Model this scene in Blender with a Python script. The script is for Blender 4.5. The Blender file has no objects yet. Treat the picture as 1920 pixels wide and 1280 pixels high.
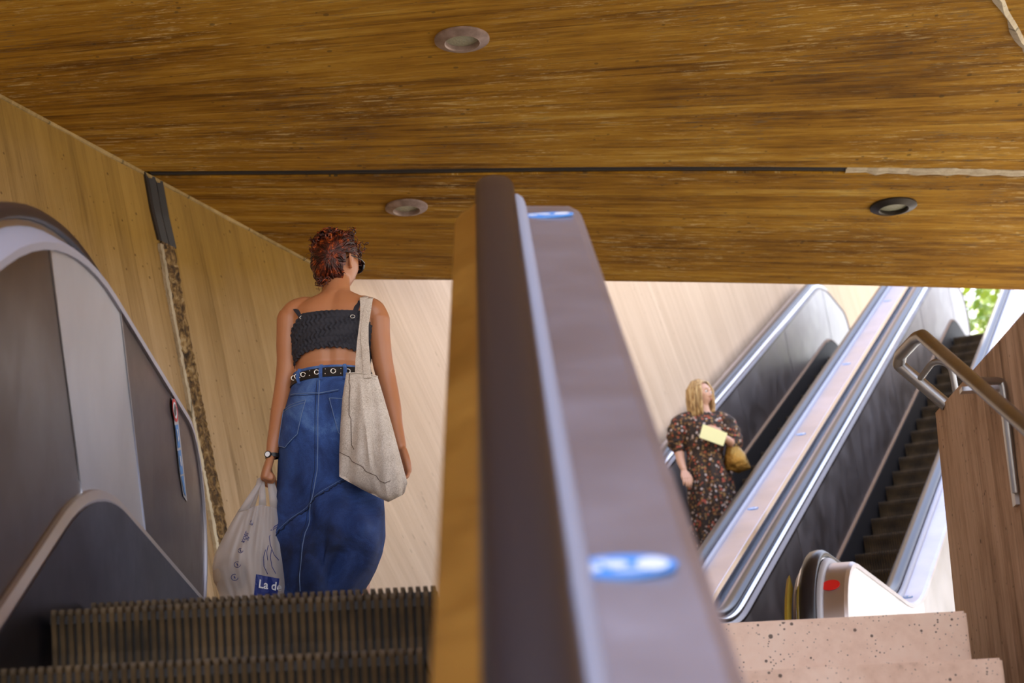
import bpy, bmesh, math, random
from mathutils import Vector, Matrix
C = bpy.context.scene.collection
S = bpy.context.scene
R = math.radians
# ---------------------------------------------------------------- camera
YAW, PIT, ROLL, FPX = R(0.5507), R(17.5273), R(-3.0), 3733.0
_f = Vector((math.sin(YAW)*math.cos(PIT), math.cos(YAW)*math.cos(PIT), math.sin(PIT)))
_r0 = Vector((math.cos(YAW), -math.sin(YAW), 0)); _u0 = _r0.cross(_f)
_r = math.cos(ROLL)*_r0 + math.sin(ROLL)*_u0; _u = -math.sin(ROLL)*_r0 + math.cos(ROLL)*_u0
cd = bpy.data.cameras.new('camera'); cam = bpy.data.objects.new('camera', cd); C.objects.link(cam)
cam.matrix_world = Matrix(((_r.x,_u.x,-_f.x,0),(_r.y,_u.y,-_f.y,0),(_r.z,_u.z,-_f.z,0),(0,0,0,1)))
cd.sensor_width = 36; cd.lens = FPX/1920*36; cd.clip_start = .05; cd.clip_end = 500
cd.dof.use_dof = True; cd.dof.focus_distance = 7.2; cd.dof.aperture_fstop = 4.5
S.camera = cam
# ---------------------------------------------------------------- sky, sun, exposure
SKY_STRENGTH, SUN_STRENGTH, EXPOSURE = 2.0, 10.0, 0.55
w = bpy.data.worlds.new('sky'); S.world = w; w.use_nodes = True
nt = w.node_tree; nt.nodes.clear()
o_ = nt.nodes.new('ShaderNodeOutputWorld'); b_ = nt.nodes.new('ShaderNodeBackground')
tc = nt.nodes.new('ShaderNodeTexCoord'); sx = nt.nodes.new('ShaderNodeSeparateXYZ'); cr = nt.nodes.new('ShaderNodeValToRGB')
nt.links.new(tc.outputs['Generated'], sx.inputs[0]); nt.links.new(sx.outputs['Z'], cr.inputs[0])
cr.color_ramp.elements[0].position = 0.0; cr.color_ramp.elements[0].color = (.98,.97,.95,1)
cr.color_ramp.elements[1].position = .8; cr.color_ramp.elements[1].color = (.5,.6,.92,1)
nt.links.new(cr.outputs[0], b_.inputs[0]); b_.inputs[1].default_value = SKY_STRENGTH
nt.links.new(b_.outputs[0], o_.inputs[0])
sd = bpy.data.lights.new('sun', 'SUN'); sd.energy = SUN_STRENGTH; sd.angle = R(.6); sd.color = (1,.94,.84)
sun = bpy.data.objects.new('sun', sd); C.objects.link(sun)
SUN_AZ, SUN_EL = R(-12), R(60)      # where the sun stands, azimuth from +Y towards +X
sun.rotation_euler = Vector((math.sin(SUN_AZ)*math.cos(SUN_EL), math.cos(SUN_AZ)*math.cos(SUN_EL), math.sin(SUN_EL))).to_track_quat('Z','Y').to_euler()
sun.location = (20,-10,25)
vs = S.view_settings; vs.view_transform = 'Standard'; vs.look = 'None'; vs.exposure = EXPOSURE; vs.gamma = 1; vs.use_curve_mapping = False
S.cycles.max_bounces = 8; S.cycles.use_denoising = True; S.cycles.sample_clamp_indirect = 6

def ray(x, y):
    return _r*((x-960)/FPX) + _u*(-(y-640)/FPX) + _f
def at(x, y, Y):                       # point of the place seen at pixel x,y standing Y metres ahead
    d = ray(x, y); return d*(Y/d.y)
# ---------------------------------------------------------------- helpers
def new_mesh(name, bm, mat, parent=None, smooth=False, angle=None):
    me = bpy.data.meshes.new(name); bmesh.ops.recalc_face_normals(bm, faces=bm.faces[:]) if not getattr(bm, 'keepn', False) else None
    bm.to_mesh(me); bm.free()
    for m in (mat if isinstance(mat, (list, tuple)) else [mat]): me.materials.append(m)
    if smooth:
        for p in me.polygons: p.use_smooth = True
        if angle is not None:
            try: me.set_sharp_from_angle(angle=R(angle))
            except Exception: pass
    o = bpy.data.objects.new(name, me); C.objects.link(o)
    if parent: o.parent = parent
    return o
def thing(name, label, cat, group=None, loc=(0,0,0)):
    o = bpy.data.objects.new(name, None); C.objects.link(o); o.empty_display_size = .1
    o.location = loc
    o['label'] = label; o['category'] = cat
    if group: o['group'] = group
    return o
def tag(o, label, cat, group=None):
    o['label'] = label; o['category'] = cat
    if group: o['group'] = group
    return o
def struct(o, label=None):
    o['kind'] = 'structure'
    if label: o['label'] = label; 
    return o
def adopt(root):                       # children built in world space under an Empty that stands elsewhere
    bpy.context.view_layer.update()
    for ch in root.children: ch.matrix_parent_inverse = root.matrix_world.inverted()
def quadgrid(bm, rows, uv=None, close_v=False):
    vs_ = [[bm.verts.new(p) for p in r] for r in rows]
    lay = bm.loops.layers.uv.verify() if uv else None
    for i in range(len(rows)-1):
        n = len(rows[i])
        for j in range(n if close_v else n-1):
            k = (j+1) % n
            f = bm.faces.new((vs_[i][j], vs_[i][k], vs_[i+1][k], vs_[i+1][j]))
            if uv:
                for l, (a, b) in zip(f.loops, ((i,j),(i,k),(i+1,k),(i+1,j))): l[lay].uv = uv[a][b]
    return vs_
def box(bm, x0, x1, y0, y1, z0, z1):
    v = [bm.verts.new(p) for p in ((x0,y0,z0),(x1,y0,z0),(x1,y1,z0),(x0,y1,z0),(x0,y0,z1),(x1,y0,z1),(x1,y1,z1),(x0,y1,z1))]
    for f in ((0,1,2,3),(7,6,5,4),(0,4,5,1),(1,5,6,2),(2,6,7,3),(3,7,4,0)): bm.faces.new([v[i] for i in f])
    return v
def tube(bm, pts, rad, n=12, cap=True, flat=1.0, up=Vector((0,0,1))):
    pts = [Vector(p) for p in pts]; rings = []
    prev = None
    for i, p in enumerate(pts):
        t = (pts[min(i+1,len(pts)-1)] - pts[max(i-1,0)]).normalized()
        if prev is None:
            a = up if abs(t.dot(up)) < .95 else Vector((1,0,0)); x = t.cross(a).normalized()
        else:
            x = (prev - t*prev.dot(t)).normalized()
        prev = x; y = t.cross(x)
        r = rad[i] if isinstance(rad, (list,tuple)) else rad
        if isinstance(r, (list,tuple)): ra, rb = r
        else: ra, rb = r, r*flat
        rings.append([bm.verts.new(p + x*ra*math.cos(2*math.pi*k/n) + y*rb*math.sin(2*math.pi*k/n)) for k in range(n)])
    for i in range(len(rings)-1):
        for k in range(n): bm.faces.new((rings[i][k], rings[i][(k+1)%n], rings[i+1][(k+1)%n], rings[i+1][k]))
    if cap:
        bm.faces.new(rings[0][::-1]); bm.faces.new(rings[-1])
    return rings
def smooth_path(pts, r, n=6):          # rounds the corners of a polyline
    pts = [Vector(p) for p in pts]; out = [pts[0]]
    for i in range(1, len(pts)-1):
        a, b, c = pts[i-1], pts[i], pts[i+1]
        d1 = min(r, (a-b).length*.48); d2 = min(r, (c-b).length*.48)
        p0 = b+(a-b).normalized()*d1; p1 = b+(c-b).normalized()*d2
        for k in range(n+1):
            t = k/n; out.append((1-t)**2*p0 + 2*t*(1-t)*b + t*t*p1)
    out.append(pts[-1]); return out
# ---------------------------------------------------------------- materials
def mat(name, base=(.5,.5,.5), rough=.5, metal=0., spec=.5, **kw):
    m = bpy.data.materials.new(name); m.use_nodes = True
    p = m.node_tree.nodes['Principled BSDF']
    p.inputs['Base Color'].default_value = (*base, 1); p.inputs['Roughness'].default_value = rough
    p.inputs['Metallic'].default_value = metal; p.inputs['Specular IOR Level'].default_value = spec
    for k, v in kw.items(): p.inputs[k.replace('_',' ')].default_value = v
    return m
class NT:
    def __init__(s, m): s.t = m.node_tree; s.p = s.t.nodes['Principled BSDF']
    def n(s, typ, **kw):
        x = s.t.nodes.new('ShaderNode'+typ)
        for k, v in kw.items():
            if hasattr(x, k): setattr(x, k, v)
        return x
    def l(s, a, b): s.t.links.new(a, b)
    def coord(s, kind='Object', scale=(1,1,1), rot=(0,0,0), loc=(0,0,0)):
        c = s.n('TexCoord'); mp = s.n('Mapping'); mp.inputs['Scale'].default_value = scale; mp.inputs['Rotation'].default_value = rot; mp.inputs['Location'].default_value = loc
        s.l(c.outputs[kind], mp.inputs[0]); return mp.outputs[0]
    def noise(s, v, scale, detail=4, rough=.55, dist=0.):
        x = s.n('TexNoise'); s.l(v, x.inputs['Vector']); x.inputs['Scale'].default_value = scale; x.inputs['Detail'].default_value = detail
        x.inputs['Roughness'].default_value = rough; x.inputs['Distortion'].default_value = dist; return x.outputs['Fac']
    def voro(s, v, scale, rnd=1., feature='F1', out='Distance'):
        x = s.n('TexVoronoi'); x.feature = feature; s.l(v, x.inputs['Vector']); x.inputs['Scale'].default_value = scale; x.inputs['Randomness'].default_value = rnd; return x.outputs[out]
    def ramp(s, v, stops, interp='LINEAR'):
        x = s.n('ValToRGB'); e = x.color_ramp.elements; x.color_ramp.interpolation = interp
        while len(e) < len(stops): e.new(.5)
        for q, (pos, col) in zip(e, stops):
            q.position = pos; q.color = (*col, 1) if isinstance(col, (tuple,list)) else (col,col,col,1)
        s.l(v, x.inputs[0]); return x.outputs[0]
    def mix(s, f, a, b, mode='MIX'):
        x = s.n('Mix'); x.data_type = 'RGBA'; x.blend_type = mode; x.clamp_factor = True
        for sock, val in ((x.inputs['Factor'], f), (x.inputs[6], a), (x.inputs[7], b)):
            if hasattr(val, 'is_linked') or hasattr(val, 'links'): s.l(val, sock)
            elif isinstance(val, (int,float)): sock.default_value = val
            else: sock.default_value = (*val, 1)
        return x.outputs[2]
    def math(s, op, a, b=0., c=None):
        x = s.n('Math'); x.operation = op
        for sock, val in zip(x.inputs, (a,b,c)):
            if val is None: continue
            if hasattr(val, 'links'): s.l(val, sock)
            else: sock.default_value = val
        return x.outputs[0]
    def bump(s, h, strength=.3, dist=.01):
        x = s.n('Bump'); x.inputs['Strength'].default_value = strength; x.inputs['Distance'].default_value = dist
        s.l(h, x.inputs['Height']); s.l(x.outputs[0], s.p.inputs['Normal']); return x
    def color(s, c): s.l(c, s.p.inputs['Base Color'])

def concrete(name, cols, board=.12, pit=.5, dark=(.04,.035,.02), kind='UV', contrast=1., rough=.8, bumpd=.006, grain=(.7,9.), pits=14, bstr=.8, thr=(.68,.335), flake=None, spec=.2):
    """board-marked concrete; the boards run along u, one board every `board` metres of v"""
    m = mat(name, rough=rough, spec=spec); t = NT(m)
    c = t.coord(kind); sp = t.n('SeparateXYZ'); t.l(c, sp.inputs[0])
    # one random tone for each board
    vq = t.math('DIVIDE', sp.outputs[1], board); fl = t.math('FLOOR', vq); fr = t.math('FRACT', vq)
    wn = t.n('TexWhiteNoise'); wn.noise_dimensions = '1D'; t.l(fl, wn.inputs['W'])
    uo = t.math('ADD', sp.outputs[0], t.math('MULTIPLY', wn.outputs[0], 7.3))
    cb = t.n('CombineXYZ'); t.l(uo, cb.inputs[0]); t.l(sp.outputs[1], cb.inputs[1]); t.l(wn.outputs[0], cb.inputs[2])
    mp = t.n('Mapping'); t.l(cb.outputs[0], mp.inputs[0]); mp.inputs['Scale'].default_value = (grain[0], grain[1], 5)
    g1 = t.noise(mp.outputs[0], 2.2, 8, .72, .05)
    mp2 = t.n('Mapping'); t.l(cb.outputs[0], mp2.inputs[0]); mp2.inputs['Scale'].default_value = (grain[0]*2.2, grain[1]*9, 5)
    g2 = t.noise(mp2.outputs[0], 2.5, 6, .7)
    big = t.noise(c, .9, 4, .6)
    v = t.math('MULTIPLY_ADD', g1, 1.1, t.math('MULTIPLY', wn.outputs[0], .22)); v = t.math('MULTIPLY_ADD', g2, .5, v); v = t.math('MULTIPLY_ADD', big, .5, v)
    v = t.math('MULTIPLY_ADD', t.math('SUBTRACT', v, 1.13), contrast*1.25, .5)
    n = len(cols); col = t.ramp(v, [(i/(n-1), cc) for i, cc in enumerate(cols)])
    # blow holes and the stains round them
    pv = t.voro(c, pits); pn = t.noise(c, pits*.35, 3, .6)
    hole = t.math('MULTIPLY', t.math('LESS_THAN', pv, t.math('MULTIPLY_ADD', pn, .42, -.13)), pit)
    seam = t.math('LESS_THAN', t.math('ABSOLUTE', t.math('SUBTRACT', fr, .5)), .488)
    seam = t.math('SUBTRACT', 1., seam); sn = t.noise(c, 3.5, 3, .6); seam = t.math('MULTIPLY', seam, t.math('MULTIPLY', t.math('GREATER_THAN', sn, .5), bstr*.75))
    wv = t.noise(mp.outputs[0], 4.5, 6, .75, .6); pale = t.ramp(wv, [(thr[0]-.015, 0.), (thr[0]+.015, 1.)])
    col = t.mix(t.math('MULTIPLY', pale, .35*bstr), col, tuple(min(1, x*1.35+.03) for x in cols[-1]))
    dk = t.math('MULTIPLY', t.ramp(wv, [(thr[1]-.02, 1.), (thr[1]+.02, 0.)]), .6*bstr)
    col = t.mix(dk, col, dark)
    if flake:                           # scuffed pale and grey patches drawn out along the boards
        mp3 = t.n('Mapping'); t.l(cb.outputs[0], mp3.inputs[0]); mp3.inputs['Scale'].default_value = (2.4, 22, 5)
        f1 = t.noise(mp3.outputs[0], 2.6, 7, .78, .2); area = t.noise(c, 1.1, 3, .6)
        k = t.math('MULTIPLY', t.ramp(f1, [(.56, 0.), (.60, 1.)]), t.ramp(area, [(.42, 0.), (.6, 1.)])); col = t.mix(t.math('MULTIPLY', k, .6), col, flake[0])
        area2 = t.noise(t.coord(kind, loc=(5,3,1)), 1.3, 3, .6)
        k2 = t.math('MULTIPLY', t.ramp(f1, [(.40, 1.), (.44, 0.)]), t.ramp(area2, [(.42, 0.), (.6, 1.)])); col = t.mix(t.math('MULTIPLY', k2, .75), col, flake[1])
    col = t.mix(hole, col, dark); col = t.mix(seam, col, dark)
    t.color(col)
    h = t.math('MULTIPLY_ADD', g1, .8, t.math('MULTIPLY', wn.outputs[0], .35)); h = t.math('MULTIPLY_ADD', g2, .35, h)
    h = t.math('SUBTRACT', h, t.math('MULTIPLY', hole, .8)); h = t.math('SUBTRACT', h, t.math('MULTIPLY', seam, .5))
    t.bump(h, .8, bumpd)
    return m
def steel(name, base, rough, kind='Object', scale=(1,1,40), aniso=0., bump=.15, smudge=.25):
    m = mat(name, base, rough, 1.); t = NT(m); c = t.coord(kind, scale); c2 = t.coord(kind)
    n = t.noise(c, 6, 4, .6); s2 = t.noise(c2, 2.3, 5, .6, .4)
    r = t.math('MULTIPLY_ADD', n, .16, rough-.08); r = t.math('MULTIPLY_ADD', s2, smudge, r-0 if False else t.math('SUBTRACT', r, smudge*.5))
    t.l(r, t.p.inputs['Roughness'])
    k = t.ramp(s2, [(.3, tuple(x*.8 for x in base)), (.7, base)]); t.color(k)
    t.bump(n, bump, .002)
    return m
M = {}
M['ceiling'] = concrete('board marked ochre concrete', [(.05,.022,.004),(.19,.085,.009),(.36,.175,.015),(.5,.27,.03),(.62,.42,.11)], board=.085, pit=.5, contrast=1.15, bumpd=.014, grain=(.8,11), pits=11, bstr=1.1, thr=(.66,.36), flake=((.9,.72,.36),(.17,.13,.08)), spec=.12)
M['wall'] = concrete('board marked beige concrete', [(.2,.13,.06),(.35,.24,.13),(.44,.31,.18),(.51,.37,.23)], board=.13, pit=.75, contrast=1.1, bumpd=.006, grain=(.5,7), pits=19, bstr=.35, dark=(.13,.08,.035))
M['parapet_o'] = concrete('dark brown concrete of added rear wall', [(.16,.1,.06),(.28,.18,.11),(.36,.25,.16)], board=.2, kind='Object')
M['wall2'] = concrete('board marked pinkish concrete', [(.42,.28,.17),(.58,.42,.28),(.7,.53,.37),(.77,.6,.44)], board=.14, pit=.3, contrast=.55, bumpd=.006, grain=(.35,5), pits=9, bstr=.3, dark=(.2,.13,.08))
M['parapet'] = concrete('brown board marked concrete', [(.18,.1,.05),(.4,.24,.13),(.58,.37,.22),(.68,.46,.29)], board=.08, pit=.7, contrast=1.3, bumpd=.006, grain=(1.2,10), pits=26, bstr=.9, dark=(.03,.018,.01))
M['floor'] = concrete('landing concrete', [(.35,.3,.24),(.5,.44,.35),(.62,.55,.45)], board=1.2, kind='Object', contrast=.5)
# precast stair blocks: pale with many round blow holes
m = M['stair'] = mat('pitted precast concrete', rough=.75); t = NT(m); c = t.coord('Object')
nn = t.noise(c, 3.5, 6, .6); n2 = t.noise(c, 40, 3, .6)
col = t.ramp(t.math('MULTIPLY_ADD', n2, .3, nn), [(.35,(.36,.22,.14)),(.5,(.78,.54,.38)),(.7,(.92,.68,.5)),(.9,(.95,.75,.57))])
v1 = t.voro(c, 34); h1 = t.math('LESS_THAN', v1, t.math('MULTIPLY_ADD', t.noise(c, 9, 2), .5, -.13))
v2 = t.voro(c, 90); h2 = t.math('LESS_THAN', v2, t.math('MULTIPLY_ADD', t.noise(c, 14, 2), .5, -.12))
hh = t.math('MAXIMUM', h1, h2)
t.color(t.mix(t.math('MULTIPLY', hh, .85), col, (.06,.04,.03))); t.bump(t.math('SUBTRACT', t.math('MULTIPLY', n2, .2), hh), .8, .004)
M['steel_deck'] = steel('brushed steel deck', (.62,.57,.6), .34, scale=(1,1,1), bump=.02, smudge=.1); M['steel_deck'].node_tree.nodes['Principled BSDF'].inputs['Metallic'].default_value = .85
M['steel_panel'] = steel('dull steel balustrade panel', (.5,.47,.47), .4, scale=(30,1,1), bump=.03)
M['steel_bright'] = steel('pale steel balustrade panel', (.72,.72,.74), .36, scale=(30,1,1), bump=.03)
M['steel_skirt'] = steel('dark coated skirt panel', (.07,.07,.1), .38, scale=(20,1,1), bump=.03)
M['chrome'] = mat('polished steel trim', (.78,.78,.8), .16, 1.)
M['chrome_dull'] = mat('satin steel trim', (.6,.6,.62), .3, 1.)
M['bronze_tint'] = steel('steel panel tinted by reflected ochre', (.75,.42,.08), .42, scale=(1,1,10), bump=.03)  # ochre of soffit and wall, reflected in steel, put into the colour
M['rubber'] = mat('black rubber handrail', (.016,.015,.02), .28, 0., .4)
M['steel_dark'] = steel('steel panel tinted by dark reflection', (.16,.125,.11), .33, scale=(30,1,1), bump=.03)
M['brownline'] = mat('brown bristle strip', (.3,.17,.08), .6); M['ledge'] = mat('pale satin ledge', (.55,.54,.6), .38, .55)
M['tube'] = steel('satin steel tube', (.42,.41,.4), .36, scale=(3,3,3), bump=.02, smudge=.12)
M['step'] = mat('dark grooved aluminium', (.17,.13,.09), .6, .0, .25); t = NT(M['step']); t.color(t.ramp(t.noise(t.coord('Object'), 9, 4), [(.3,(.03,.018,.007)),(.7,(.13,.078,.03))]))
M['stepbase'] = mat('black step body', (.015,.012,.01), .6)
M['jointdark'] = mat('dark rubber joint strip', (.02,.016,.014), .45)
m = M['jointfill'] = mat('crumbling joint filler', rough=.9); t = NT(m); c = t.coord('Object'); nn = t.noise(c, 22, 6, .7, .8)
t.color(t.ramp(nn, [(.36,(.03,.018,.006)),(.46,(.12,.065,.02)),(.56,(.3,.18,.06)),(.66,(.5,.36,.18))])); t.bump(nn, 1., .03)
M['jointochre'] = concrete('rough ochre arris', [(.2,.13,.04),(.32,.22,.09),(.42,.3,.13)], board=.5, kind='Object', contrast=1.5, grain=(8,8), pits=50, pit=.6)
M['jointedge'] = concrete('pale joint edge', [(.3,.24,.15),(.5,.42,.3),(.62,.55,.4)], board=.5, kind='Object', contrast=1.5, grain=(8,8), pits=50, pit=.6)
M['leaf'] = mat('green foliage', (.16,.26,.03), .5); t = NT(M['leaf']); t.color(t.ramp(t.noise(t.coord('Object'), 2.5, 3), [(.3,(.1,.2,.02)),(.7,(.42,.5,.06))]))
M['bark'] = mat('bark', (.12,.08,.05), .9)
M['steel_bright'].node_tree.nodes['Principled BSDF'].inputs['Metallic'].default_value = .7
M['trimgrey'] = mat('pale grey guide strip', (.42,.42,.47), .45, .2)
M['white'] = mat('white cladding panel', (.92,.92,.92), .35)
M['blue'] = mat('blue sticker', (.1,.34,.8), .4); M['paper'] = mat('white print', (.85,.87,.9), .5); M['red'] = mat('red print', (.7,.02,.02), .4)
M['yellow'] = mat('yellow comb edge', (.38,.26,.03), .6)
M['navy'] = mat('navy print', (.02,.04,.22), .5)

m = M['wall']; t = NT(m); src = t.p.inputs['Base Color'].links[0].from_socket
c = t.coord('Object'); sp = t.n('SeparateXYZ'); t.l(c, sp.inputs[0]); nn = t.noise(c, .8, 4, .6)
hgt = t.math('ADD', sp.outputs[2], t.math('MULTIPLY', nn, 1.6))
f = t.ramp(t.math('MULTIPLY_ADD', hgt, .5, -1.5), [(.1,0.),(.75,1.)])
t.color(t.mix(t.math('MULTIPLY', f, 1.), src, t.mix(1., src, (.68,.56,.2), 'MULTIPLY')))  # ochre towards the top: warm light under the slab put into the colour
# ---------------------------------------------------------------- the setting
ZC, ZF = 3.87, .87                     # soffit of the slab, landing floor
AZ2 = R(21.42); H2 = Vector((math.sin(AZ2), math.cos(AZ2), 0)); L2 = Vector((math.cos(AZ2), -math.sin(AZ2), 0)); UP = Vector((0,0,1))
CORNER = Vector((-.884, 10.832, 0)); WD = Vector((.437, .8994, 0)).normalized()
def wall_grid(name, org, d, s0, s1, z0, z1, tilt, m, ds=.25, dz=.25, thick=.25, zb=None):
    """upright wall along d through org; the board lines lean by tilt(s)"""
    bm = bmesh.new(); ns = max(2, int((s1-s0)/ds)); nz = int((z1-z0)/dz)
    rows, uv = [], []
    n = Vector((d.y, -d.x, 0))
    for i in range(ns+1):
        s = s0+(s1-s0)*i/ns; r, u_ = [], []
        for j in range(nz+1):
            z = z0+(z1-z0)*j/nz
            r.append(org + d*s + UP*z); s_ = s
            for _ in range(6): s_ = s + tilt(s_)*(z-ZC)*-1
            u_.append((z, s_))
        rows.append(r); uv.append(u_)
    vs_ = quadgrid(bm, rows, uv)
    geo = bmesh.ops.extrude_face_region(bm, geom=bm.faces[:]+bm.edges[:]+bm.verts[:])
    bmesh.ops.translate(bm, verts=[g for g in geo['geom'] if isinstance(g, bmesh.types.BMVert)], vec=-n*thick)
    return struct(new_mesh(name, bm, m))
def tl(s):                              # lean of the board marks, as measured along the wall
    return -(.34 + .10*max(0, min(1, (s+1.6)/1.2)))
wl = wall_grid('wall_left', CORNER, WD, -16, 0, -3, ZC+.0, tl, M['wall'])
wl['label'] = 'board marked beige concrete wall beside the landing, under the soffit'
wu = wall_grid('wall_skyblock_left', CORNER-WD*8.0, WD, -10, 0, ZC+.95, 10, lambda s: 0, M['wall'], ds=1, dz=1); wu['label'] = 'added unseen beige wall above the left wall, keeping out sky light'  # raised wall added out of view to stop sky light from the left
wb = wall_grid('wall_back', CORNER, H2, 0, 21, -3, 13.5, lambda s: -1.35, M['wall2'], ds=.6, dz=.6)
wb['label'] = 'pale pinkish concrete wall running up beside the far escalators'
# slab with its board marks fanning out
def az_of(y0):                          # direction of the boards where they cross the camera's x
    for (a, va), (b, vb) in zip(BF[:-1], BF[1:]):
        if y0 <= b or b == BF[-1][0]: return va+(vb-va)*(y0-a)/(b-a)
BF = [(-30, -5), (7.9, -5), (9.37, 6.8), (11.02, 13.2), (40, 13.2)]
def fan(x, y):
    v = y
    for _ in range(14): v = .5*v + .5*(y - math.tan(R(az_of(v)))*x)
    return v
def soff(name, x0, x1, yfun0, yfun1, m, nx=40, ny=30, top=.9):
    bm = bmesh.new(); rows, uv = [], []
    for i in range(nx+1):
        x = x0+(x1-x0)*i/nx; r, u_ = [], []
        a, b = yfun0(x), yfun1(x)
        for j in range(ny+1):
            y = a+(b-a)*j/ny; r.append((x, y, ZC)); u_.append((x, fan(x, y)))
        rows.append(r); uv.append(u_)
    quadgrid(bm, rows, uv)
    geo = bmesh.ops.extrude_face_region(bm, geom=bm.faces[:]+bm.edges[:]+bm.verts[:])
    bmesh.ops.translate(bm, verts=[g for g in geo['geom'] if isinstance(g, bmesh.types.BMVert)], vec=(0,0,top))
    return struct(new_mesh(name, bm, m))
edge = lambda x: 11.04 + .165*(x-.0) + .012*max(0,x)**2
jl = lambda x: 9.372 + .09*x + .016*x*x*(1 if x > 0 else -.5)
XR = 5.2
c1 = soff('ceiling', -7.5, XR, lambda x: 3.7, lambda x: jl(x)-.042, M['ceiling'])
c1['label'] = 'ochre board marked concrete soffit nearer than the joint'
c2 = soff('ceiling_far', -7.5, XR, lambda x: jl(x)+.042, edge, M['ceiling'], ny=14)
c2['label'] = 'ochre board marked concrete soffit beyond the joint'
# joint across the soffit: dark rubber strip, then crumbling filler
def joint_strip(name, xa, xb, m, dz, wdt, n=30, lab=None, wob=0):
    bm = bmesh.new(); rnd = random.Random(5)
    rows = []
    for i in range(n+1):
        x = xa+(xb-xa)*i/n; j = jl(x); w1, w2 = wdt+rnd.uniform(-wob,wob), wdt+rnd.uniform(-wob,wob); q = dz+rnd.uniform(-wob,wob)*.5
        rows.append([(x, j-w1, ZC+.06), (x, j-w1, ZC+q), (x, j-w1*.3, ZC+q-.006), (x, j, ZC+q+.012), (x, j+w2*.3, ZC+q-.006), (x, j+w2, ZC+q), (x, j+w2, ZC+.04)])
    quadgrid(bm, rows, close_v=True); 
    o = struct(new_mesh(name, bm, m)); o['label'] = lab; return o
joint_strip('trim_1', -1.67, 1.87, M['jointdark'], .012, .046, lab='dark rubber joint strip across the soffit')
joint_strip('trim_2', 1.87, XR, M['jointedge'], .0, .04, n=60, lab='pale crumbling end of the soffit joint', wob=.012)
# joint down the left wall
NW = Vector((WD.y, -WD.x, 0))
def wall_pt(x, y):                      # point of the left wall seen at a pixel
    d = ray(x, y); return d*(CORNER.dot(NW)/d.dot(NW))
def wall_strip(name, cl, wdt, m, off, lab, wob=0., n=30, ridge=0.):
    bm = bmesh.new(); rnd = random.Random(8); rows = []
    pts = [wall_pt(*c) for c in cl]; L = []
    for a, b in zip(pts[:-1], pts[1:]):
        for k in range(n): L.append(a+(b-a)*k/n)
    L.append(pts[-1])
    for p in L:
        w1, w2 = wdt+rnd.uniform(-wob,wob), wdt+rnd.uniform(-wob,wob); o1 = off+rnd.uniform(-wob,wob)*.4
        rows.append([p-WD*w1-NW*.03, p-WD*w1+NW*o1, p-WD*w1*.4+NW*(o1-ridge), p+WD*w2*.1+NW*o1, p+WD*w2*.5+NW*(o1-ridge), p+WD*w2+NW*o1, p+WD*w2-NW*.03])
    quadgrid(bm, rows, close_v=True)
    o = struct(new_mesh(name, bm, m)); o['label'] = lab; return o
jc = [(285,332),(297,400),(311,458)]
jc2 = [(311,458),(326,548),(343,640),(360,730),(376,815),(393,900),(409,985),(425,1080),(440,1180)]
wall_strip('trim_3', jc, .075, M['jointdark'], .012, 'dark metal cover at the top of the wall joint', ridge=.012)
wall_strip('trim_4', jc2, .055, M['jointfill'], .016, 'crumbling brown filler down the open wall joint', wob=.007, n=14, ridge=.004)
wall_strip('trim_5', [(x-13, y) for x, y in jc2], .012, M['jointedge'], .018, 'pale edge line beside the wall joint', wob=.004, n=16)
# crack with crumbs in the soffit, running back towards the camera
bm = bmesh.new(); rnd = random.Random(3); rows = []
for i in range(58):
    y = 3.75+ i*.0995; x = 2.246+(y-7.732)*.464
    a, b = .022+rnd.uniform(-.012,.012), .022+rnd.uniform(-.012,.012); z = ZC-.012+rnd.uniform(-.008,.008)
    rows.append([(x-a, y, ZC+.01), (x-a, y, z+.008), (x, y+rnd.uniform(-.03,.03), z-.006), (x+b, y, z+.008), (x+b, y, ZC+.01)])
quadgrid(bm, rows, close_v=True); o = struct(new_mesh('trim_6', bm, M['jointedge'])); o['label'] = 'crumbly raised seam along the soffit'
# right parapet beside the stair, with a level top and an upright end
bm = bmesh.new()
XW = 1.42; rows, uv = [], []
for k2, z in enumerate([(-3 + 4.61*k/14) for k in range(15)]):
    r, q = [], []
    for k in range(31):
        y = -3 + (6.27+3)*k/30
        if k == 30: y = 6.235+.05*max(0, (1.66-z)/.6) if z > .6 else 6.31
        zz = z
        zz = zz if k2 < 14 else 1.61+.04*(y-5.06); r.append((XW, y, zz)); q.append((zz, y))
    rows.append(r); uv.append(q)
quadgrid(bm, rows, uv)
geo = bmesh.ops.extrude_face_region(bm, geom=bm.faces[:]+bm.edges[:]+bm.verts[:])
bmesh.ops.translate(bm, verts=[g for g in geo['geom'] if isinstance(g, bmesh.types.BMVert)], vec=(.28,0,0))
wr = struct(new_mesh('wall_right', bm, M['parapet'])); wr['label'] = 'brown board marked concrete parapet beside the stair'
bm = bmesh.new(); box(bm, -11, -2.5, -9.3, -9., -3, 8); o = struct(new_mesh('wall_skyblock_rear', bm, M['parapet_o'])); o['label'] = 'added unseen concrete wall behind the viewer, holding back sky light'  # added out of view to cut the sky fill on the left
bm = bmesh.new(); rnd = random.Random(12); rows = []
for i in range(70):
    p = CORNER+WD*(-7+7*i/69)+UP*ZC; w_ = .014+rnd.uniform(-.003,.003)
    rows.append([p-NW*.01, p+NW*(.008), p+NW*.006-UP*w_, p-NW*.01-UP*(w_+.008)])
quadgrid(bm, rows, close_v=True); o = struct(new_mesh('trim_7', bm, M['jointochre'])); o['label'] = 'rough pale arris along the top of the left wall'
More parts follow.
